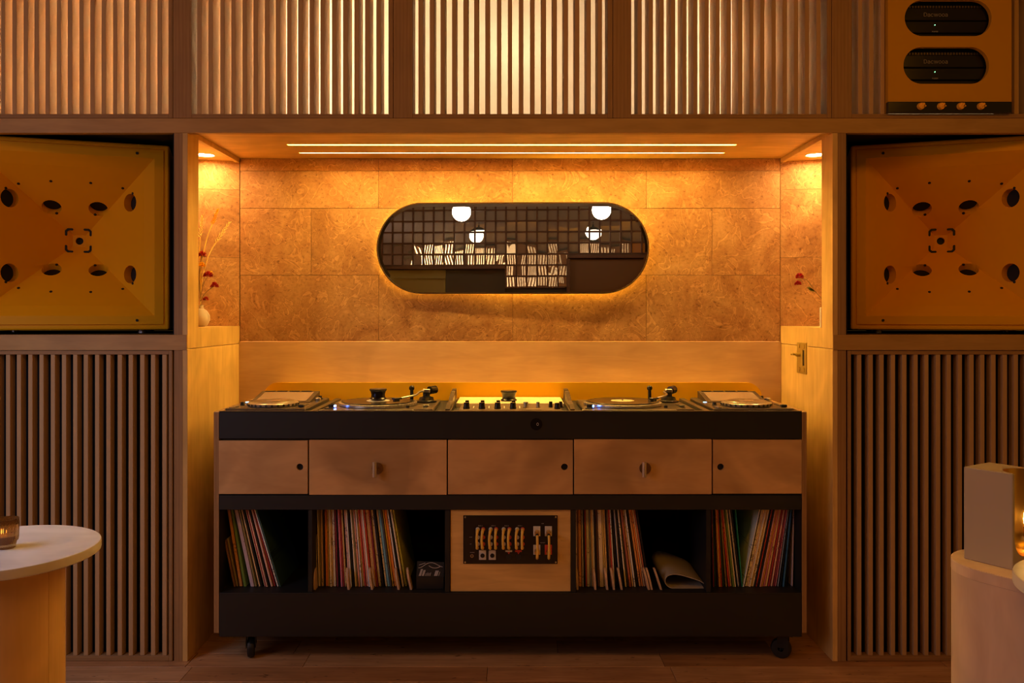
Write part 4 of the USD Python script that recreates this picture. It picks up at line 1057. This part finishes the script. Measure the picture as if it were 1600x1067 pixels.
# ---------------------------------------------------------------- latch plate on the right side wall
lt = thing('latch_plate', 'brass latch plate with slot and lever on the right side wall', 'latch')
xw = XN - 0.0003
y0, y1, z0, z1 = 0.293, 0.416, 1.144, 1.283
pl = sbox(y0, z0, y1, z1).difference(sbox(0.318, z0 + 0.036, 0.340, z1 - 0.033))
part('plate', prism_x(pl, xw - 0.003, xw), 'brass', lt)
part('slot', bx(xw - 0.001, xw - 0.0002, 0.3185, 0.3395, z0 + 0.0365, z1 - 0.0335), 'slot_dark', lt)
for yy in (0.325, 0.383):
    for zz in (z0 + 0.018, z1 - 0.016):
        part('screw', cyl((xw - 0.0048, yy, zz), (xw - 0.003, yy, zz), 0.010, 14), 'brass', lt)
part('lever', join(cyl((xw - 0.022, 0.372, 1.228), (xw - 0.003, 0.372, 1.228), 0.009, 14), cyl((xw - 0.020, 0.372, 1.228), (xw - 0.036, 0.372, 1.231), 0.0045, 10), cyl((xw - 0.030, 0.372, 1.231), (xw - 0.036, 0.392, 1.229), 0.0045, 10)), 'brass', lt, 40)


# ---------------------------------------------------------------- flowers in the recesses
def bloom(c, r, rr, m_='petal_red', n=46):
    ms = []
    for k in range(n):
        th = rr.uniform(0, 2 * math.pi); ph = math.acos(rr.uniform(-0.25, 1))
        d_ = np.array([math.sin(ph) * math.cos(th), math.sin(ph) * math.sin(th), math.cos(ph)])
        u = np.cross(d_, [0.3, 0.2, 1]); u /= np.linalg.norm(u); w_ = np.cross(d_, u)
        p = np.array(c) + d_ * r * 0.35
        t_ = np.array(c) + d_ * r
        ms.append(trimesh.Trimesh(np.array([p - u * r * 0.10, p + u * r * 0.10, t_ + u * r * 0.16 - d_ * r * .2, t_, t_ - u * r * 0.16 - d_ * r * .2, (p + t_) / 2 + w_ * r * 0.10]), [[0, 1, 5], [1, 2, 5], [2, 3, 5], [3, 4, 5], [4, 0, 5]], process=False))
    return join(*ms)


def seedhead(p, q, rr, r=0.006):
    p, q = np.array(p), np.array(q)
    ms = []
    ax_ = (q - p) / np.linalg.norm(q - p)
    for k in range(26):
        s_ = k / 25
        c = p + (q - p) * s_
        th = k * 2.4
        u = np.cross(ax_, [0, 1, 0.1]); u /= np.linalg.norm(u); w_ = np.cross(ax_, u)
        o = (u * math.cos(th) + w_ * math.sin(th)) * r * (1.1 - 0.6 * s_)
        ms.append(cyl(c + o * 0.3, c + o + ax_ * 0.010, 0.0024, 6, 0.0006))
    return join(*ms)


rr = random.Random(3)
FY = 0.40
vx = PX(313.5, FY)
vs = thing('flower_vase', 'small rounded grey vase on the left recess ledge', 'vase')
part('body', lathe([(0.018, 0), (0.030, 0.006), (0.041, 0.030), (0.040, 0.052), (0.028, 0.072), (0.014, 0.082), (0.012, 0.094), (0.014, 0.098), (0.011, 0.098), (0.009, 0.08)], (vx, FY, Zled + 0.0003), 36), 'vase_grey', vs, 40)
fl = thing('dried_flowers', 'dried red strawflowers and pale grasses standing in the left recess vase', 'flowers')
vb = np.array([vx, FY, Zled + 0.096])
for k, (px, py, r_, m_) in enumerate(((316, 399, 0.019, 'petal_red'), (315, 415, 0.015, 'petal_gold'), (325.5, 431, 0.021, 'petal_red'), (335, 447, 0.018, 'petal_red'), (321.5, 468, 0.013, 'petal_red'))):
    h = P(px, py, FY - 0.01 * k)
    part('stem', tube(curve([vb - (0, 0, .05), vb + (0, 0, 0.02), (vb + h) / 2 + np.array([-0.010, 0, 0.012]), h], 14), 0.0014, 6), 'stem_brown', fl)
    part('bloom', bloom(h, r_ * 1.2, rr, m_, 90), m_, fl)
part('petal_edge', bloom(P(330, 427, FY - 0.015), 0.012, rr, n=20), 'petal_gold', fl)
for a, b, c_, m_ in (((318, 395), (332, 350), (340, 328), 'straw'), ((323, 408), (338, 378), (358, 348), 'straw'), ((312, 400), (313, 370), (316, 338), 'straw')):
    pts = [vb - (0, 0, 0.05), vb + (0, 0, 0.03), P(*a, FY), P(*b, FY - 0.02)]
    part('grass_stem', tube(curve(pts, 20), 0.0026, 6), m_, fl)
    part('seed_head', seedhead(P(*b, FY - 0.02), P(*c_, FY - 0.03), rr, 0.011), 'straw' if a[0] != 318 else 'petal_gold', fl)
vx2 = PX(1297, FY)
vs = thing('flower_vase', 'slim vase half hidden behind the right front post', 'vase')
part('body', lathe([(0.016, 0), (0.022, 0.004), (0.024, 0.03), (0.018, 0.06), (0.010, 0.075), (0.012, 0.080), (0.009, 0.080), (0.008, 0.07)], (vx2, FY, Zled + 0.0003), 30), 'vase_grey', vs, 40)
fl = thing('dried_flowers', 'single red strawflower stem leaning out of the right recess', 'flowers')
vb = np.array([vx2, FY, Zled + 0.078])
part('stem', tube(curve([vb - (0, 0, 0.04), vb + (0, 0, 0.012), P(1284, 466, FY), P(1270, 450, FY), P(1258, 436, FY), P(1251, 436, FY)], 24), 0.0016, 6), 'stem_brown', fl)
part('bloom', bloom(P(1249.5, 433, FY - 0.005), 0.0205, rr, n=100), 'petal_red', fl)
part('bloom', bloom(P(1247, 444, FY), 0.018, rr, n=90), 'petal_red', fl)
for a in ((1265, 450), (1268, 453)):
    c = P(*a, FY)
    part('leaf', trimesh.Trimesh(np.array([P(1275, 456, FY), c + (0, 0, 0.007), c + (-0.014, 0, 0.001), c + (0, 0.002, -0.006)]), [[0, 1, 2], [0, 2, 3]], process=False), 'leaf_green', fl)
solo('upright_card', bx(PX(1281.3, 0.135), PX(1284.6, 0.135), 0.130, 0.140, Zled + 0.0003, PZ(480, 0.135), 0.0015), 'card_white', 'narrow white card standing against the jamb on the right recess ledge', 'card')


# ---------------------------------------------------------------- tables and lamps in the foreground
def disc_top(cx_, cy, z, r, th):
    return lathe([(0.0005, z - th), (r - 0.006, z - th), (r - 0.001, z - th + 0.003), (r, z - th + 0.006), (r, z - 0.006), (r - 0.0015, z - 0.002), (r - 0.006, z), (0.0005, z)], (cx_, cy, 0), 72)


tb = thing('side_table', 'round pale table with a thick column leg at the left edge', 'table')
tcx, tcy = -1.462, -D + 2.408
part('table_top', disc_top(tcx, tcy, 0.74, 0.258, 0.030), 'table_wood', tb, 40)
for k in range(6):
    a0, a1 = 2 * math.pi * k / 6 + 0.80, 2 * math.pi * (k + 1) / 6 + 0.80 - 0.008
    aa = np.linspace(a0, a1, 14)
    ring = [(tcx + 0.162 * math.cos(a), tcy + 0.162 * math.sin(a)) for a in aa] + [(tcx + 0.135 * math.cos(a), tcy + 0.135 * math.sin(a)) for a in aa[::-1]]
    part('stave', prism_z(Polygon(ring), 0.0005, 0.7095), 'stave_wood', tb)
# ribbed amber glass with a candle
gx, gy = (9.0 - CX) / F * 2.40, -D + 2.40
cup = thing('candle_glass', 'ribbed amber glass candle holder on the round table', 'candle holder')
seg = 96
v, f = [], []
prof = [(0.0005, 0.004, 0), (0.026, 0.004, 0), (0.0265, 0.010, 0), (0.0275, 0.018, 1), (0.031, 0.021, 1), (0.0325, 0.030, 1), (0.0335, 0.068, 1), (0.0338, 0.076, 0), (0.0340, 0.083, 0), (0.0320, 0.083, 0), (0.0316, 0.070, 0), (0.0300, 0.030, 0), (0.024, 0.022, 0), (0.022, 0.012, 0), (0.0005, 0.012, 0)]
prof[0] = (0.0005, 0.0, 0); prof[1] = (0.0255, 0.0, 0)
for r_, z_, rib in prof:
    a = np.arange(seg) * 2 * math.pi / seg
    q = r_ + (0.0011 * np.cos(a * 24) if rib else 0)
    v.append(np.c_[q * np.cos(a), q * np.sin(a), np.full(seg, z_)])
v = np.vstack(v) + np.array([gx, gy, 0.7405])
for i in range(len(prof) - 1):
    for j in range(seg):
        k = (j + 1) % seg
        f += [[i * seg + j, i * seg + k, (i + 1) * seg + k], [i * seg + j, (i + 1) * seg + k, (i + 1) * seg + j]]
part('glass', trimesh.Trimesh(v, np.array(f), process=False), 'amber_glass', cup, 50)
part('wax', lathe([(0.0005, 0.0125), (0.0215, 0.0125), (0.0235, 0.022), (0.0285, 0.030), (0.029, 0.034), (0.0005, 0.033)], (gx, gy, 0.7405), 32), 'wax', cup, 40)
part('flame', lathe([(0.0005, 0.037), (0.0025, 0.041), (0.0022, 0.046), (0.0005, 0.054)], (gx - 0.010, gy, 0.7405), 14), 'candle', cup, 40)

# stone lamp on an oblong pedestal, right
u = np.array([0.536, -0.844]); nl = np.array([-0.844, -0.536])
LA, LB_ = np.array([1.294, 2.39]), np.array([1.367, 2.275])
LC = LA + (-nl) * 0.135
ctr = (LA + LB_) / 2 - nl * 0.0675
ctrw = ctr - np.array([0, D])
zped = 0.712
ped = thing('pedestal', 'pale oblong wooden pedestal with rounded end under the stone lamp', 'pedestal')
c0 = ctrw + u * 0.02 + np.array([0.008, -0.004])
pedp = LineString([c0, c0 + u * 0.42]).buffer(0.150, quad_segs=20)
part('block', prism_z(pedp, 0.0005, zped - 0.0305), 'pale_wood', ped, 30)
part('top_slab', prism_z(pedp.buffer(0.0005), zped - 0.030, zped - 0.0015), 'pale_wood', ped, 30)
part('top_edge', prism_z(pedp.buffer(-0.002), zped - 0.0014, zped), 'pale_wood', ped, 30)
lamp = thing('stone_lamp', 'grey-beige block lamp with a glowing gold hollow on the pedestal', 'lamp', loc=(ctrw[0], ctrw[1], zped + 0.0003), rotz=math.degrees(math.atan2(u[1], u[0])))
hs_ = 0.0672; hL = 0.262
blk = to_manifold(bx(-hs_, hs_, -hs_, hs_, 0, hL, 0.002))
cav = m3.Manifold.batch_hull([m3.Manifold.sphere(0.058, 48).translate((hs_ + 0.004, 0, 0.085)), m3.Manifold.sphere(0.058, 48).translate((hs_ + 0.004, 0, 0.40))])
part('block', from_manifold(blk - cav), 'lamp_stone', lamp, 30)
shell = m3.Manifold.batch_hull([m3.Manifold.sphere(0.0578, 48).translate((hs_ + 0.004, 0, 0.085)), m3.Manifold.sphere(0.0578, 48).translate((hs_ + 0.004, 0, 0.40))]) - m3.Manifold.batch_hull([m3.Manifold.sphere(0.0566, 48).translate((hs_ + 0.004, 0, 0.085)), m3.Manifold.sphere(0.0566, 48).translate((hs_ + 0.004, 0, 0.40))])
shell = shell ^ to_manifold(bx(-hs_, hs_ - 0.0005, -0.1, 0.1, 0.005, hL - 0.0005))
part('gold_lining', from_manifold(shell), 'gold_leaf', lamp, 40)
part('bulb', lathe([(0.0005, 0.10), (0.004, 0.105), (0.006, 0.12), (0.004, 0.14), (0.0005, 0.146)], (hs_ - 0.024, 0.050, 0), 18), 'lamp_bulb', lamp, 40)
part('bulb_holder', cyl((hs_ - 0.024, 0.050, 0.0445), (hs_ - 0.024, 0.050, 0.0995), 0.006, 12), 'brass', lamp)
rt = thing('side_table_disc', 'round white table disc resting on the pedestal at the right edge', 'table')
part('disc', disc_top(1.535, -D + 2.05, zped + 0.034, 0.262, 0.0335), 'table_wood', rt, 40)

# ---------------------------------------------------------------- the room behind the camera, seen in the mirror
YW = -5.15
dist = (YB - 0.04 - YW) + D + MY                       # eye to mirror to window
MX = lambda px: (px - 844) / F * dist
MZ = lambda py: EYE + (526 - py) / F * dist
rw = structure('wall_rear', 'dark rear wall under the paned window, seen in the mirror', 'wall')
part('wall_panel', bx(-3.2, 3.2, YW - 0.20, YW - 0.15, 0, 3.10), 'dark_fabric', rw)
pw, ph = 0.1215, 0.1295
zsill = MZ(420.5)
win = structure('window_1', 'night window of many small panes reflecting the lit slats, seen in the mirror', 'window')
wr = random.Random(11)
bars_v, bars_h = [], []
x_left, x_mid0, x_mid1, x_right = MX(578), MX(798.5), MX(891.5), MX(1040)
ncol = int(round((x_right - x_left) / pw))
cols = [x_mid0 + pw * k for k in range(-15, 17)]
cols = [c for c in cols if x_left - pw < c < x_right + pw]
rows = [zsill + ph * k for k in range(-3, 8)]


def pane_ok(c, z):
    mid = x_mid0 - 0.01 < c < x_mid1 - pw * 0.5
    if c >= x_mid1 - pw * 0.5:
        return z > MZ(404) - 0.02
    if mid:
        return z > zsill - 2.5 * ph
    return z > zsill - 0.01


made = 0
for c in cols:
    for z in rows:
        if not pane_ok(c, z) or made >= 298:
            continue
        made += 1
        g = np.linspace(-0.5, 0.5, 5)
        gx_, gz_ = np.meshgrid(g, g)
        tx, tz = wr.gauss(0, 0.0065), wr.gauss(0, 0.009)
        bulge = wr.choice([0, 0, 0.0, 0.0, 1]) * wr.uniform(-0.0010, 0.0010) + wr.uniform(-0.00010, 0.00010)
        twist = wr.uniform(-0.00012, 0.00012)
        yy = YW + 0.010 + gx_ * pw * tx + gz_ * ph * tz + bulge * (1 - 4 * (gx_ ** 2 + gz_ ** 2) / 2) + twist * gx_ * gz_ * 4
        v = np.c_[(c + pw / 2 + gx_ * (pw - 0.012)).ravel(), yy.ravel(), (z + ph / 2 + gz_ * (ph - 0.012)).ravel()]
        f = []
        for i in range(4):
            for j in range(4):
                a = i * 5 + j
                f += [[a, a + 6, a + 1], [a, a + 5, a + 6]]
        part('pane', trimesh.Trimesh(v, np.array(f), process=False), 'window_pane', win, True)
zt_w = rows[-1] + ph
for c in cols + [cols[-1] + pw]:
    z0 = zsill if c < x_mid0 - 0.01 else (rows[1] if c < x_mid1 + 0.01 else MZ(404))
    part('glazing_bar', bx(c - 0.009, c + 0.009, YW - 0.005, YW + 0.032, z0 - 0.01, zt_w, 0.001), 'dark_trim', win)
for z in rows + [zt_w]:
    xa = cols[0] if z > zsill - 0.01 else x_mid0
    xb = cols[-1] + pw if z > MZ(404) - 0.02 else x_mid1
    if z < rows[1] - 0.01:
        continue
    part('glazing_bar', bx(xa, xb, YW - 0.004, YW + 0.030, z - 0.009, z + 0.009, 0.001), 'dark_trim', win)
bk = structure('trim_4', 'dark sill and panels under the rear window, seen in the mirror', 'trim')
part('sill', bx(cols[0], x_mid0 - 0.01, YW - 0.02, YW + 0.07, zsill - 0.045, zsill - 0.012, 0.002), 'dark_trim', bk)
part('olive_panel', bx(cols[0], MX(703), YW - 0.14, YW - 0.02, 0.9, zsill - 0.05), 'olive_fabric', bk)
part('rail', bx(cols[0], MX(703), YW - 0.019, YW + 0.01, MZ(441), MZ(440), 0.001), 'olive_fabric', bk)
part('dark_panel', bx(MX(703.5), x_mid0 - 0.011, YW - 0.14, YW - 0.02, 0.9, zsill - 0.05), 'dark_fabric', bk)
rc = thing('rear_cabinet', 'tall brown cabinet under the right of the rear window, seen in the mirror', 'cabinet')
part('body', bx(x_mid1 + 0.02, x_right + 0.3, YW - 0.14, YW + 0.02, 0.3, MZ(412)), 'cabinet_brown', rc)
part('top', bx(x_mid1 + 0.02, x_right + 0.3, YW - 0.14, YW + 0.08, MZ(410.5), MZ(405), 0.003), 'dark_trim', rc)
part('side', bx(x_mid1 + 0.012, x_mid1 + 0.052, YW + 0.021, YW + 0.06, 0.3, MZ(411.2), 0.002), 'dark_trim', rc)
Ld = 8.87
for px, py, word in ((731, 338, 'left'), (950.5, 336.5, 'right')):
    X, Z = (px - 844) / F * Ld, EYE + (526 - py) / F * Ld
    pn = thing('pendant_lamp', f'white globe pendant lamp with flat dark cap, {word} one of two in the mirror', 'pendant lamp', 'pendant lamps seen in the mirror', loc=(X, MY - 4.86, Z))
    R_ = 0.102
    part('globe', lathe([(0.0005, -R_)] + [(R_ * math.cos(a), R_ * math.sin(a)) for a in np.linspace(-1.5, 0.45, 18)] + [(0.0005, R_ * math.sin(0.45))], seg=36), 'globe', pn, 40)
    part('cap', lathe([(R_ * 0.92, R_ * 0.46), (R_ * 0.80, R_ * 0.62), (R_ * 0.45, R_ * 0.85), (0.012, R_ * 0.98), (0.012, R_ * 1.2), (0.0005, R_ * 1.2)], seg=36), 'black', pn, 40)
    part('rod', cyl((0, 0, R_ * 1.2), (0, 0, 3.10 - Z), 0.004, 8), 'black', pn)
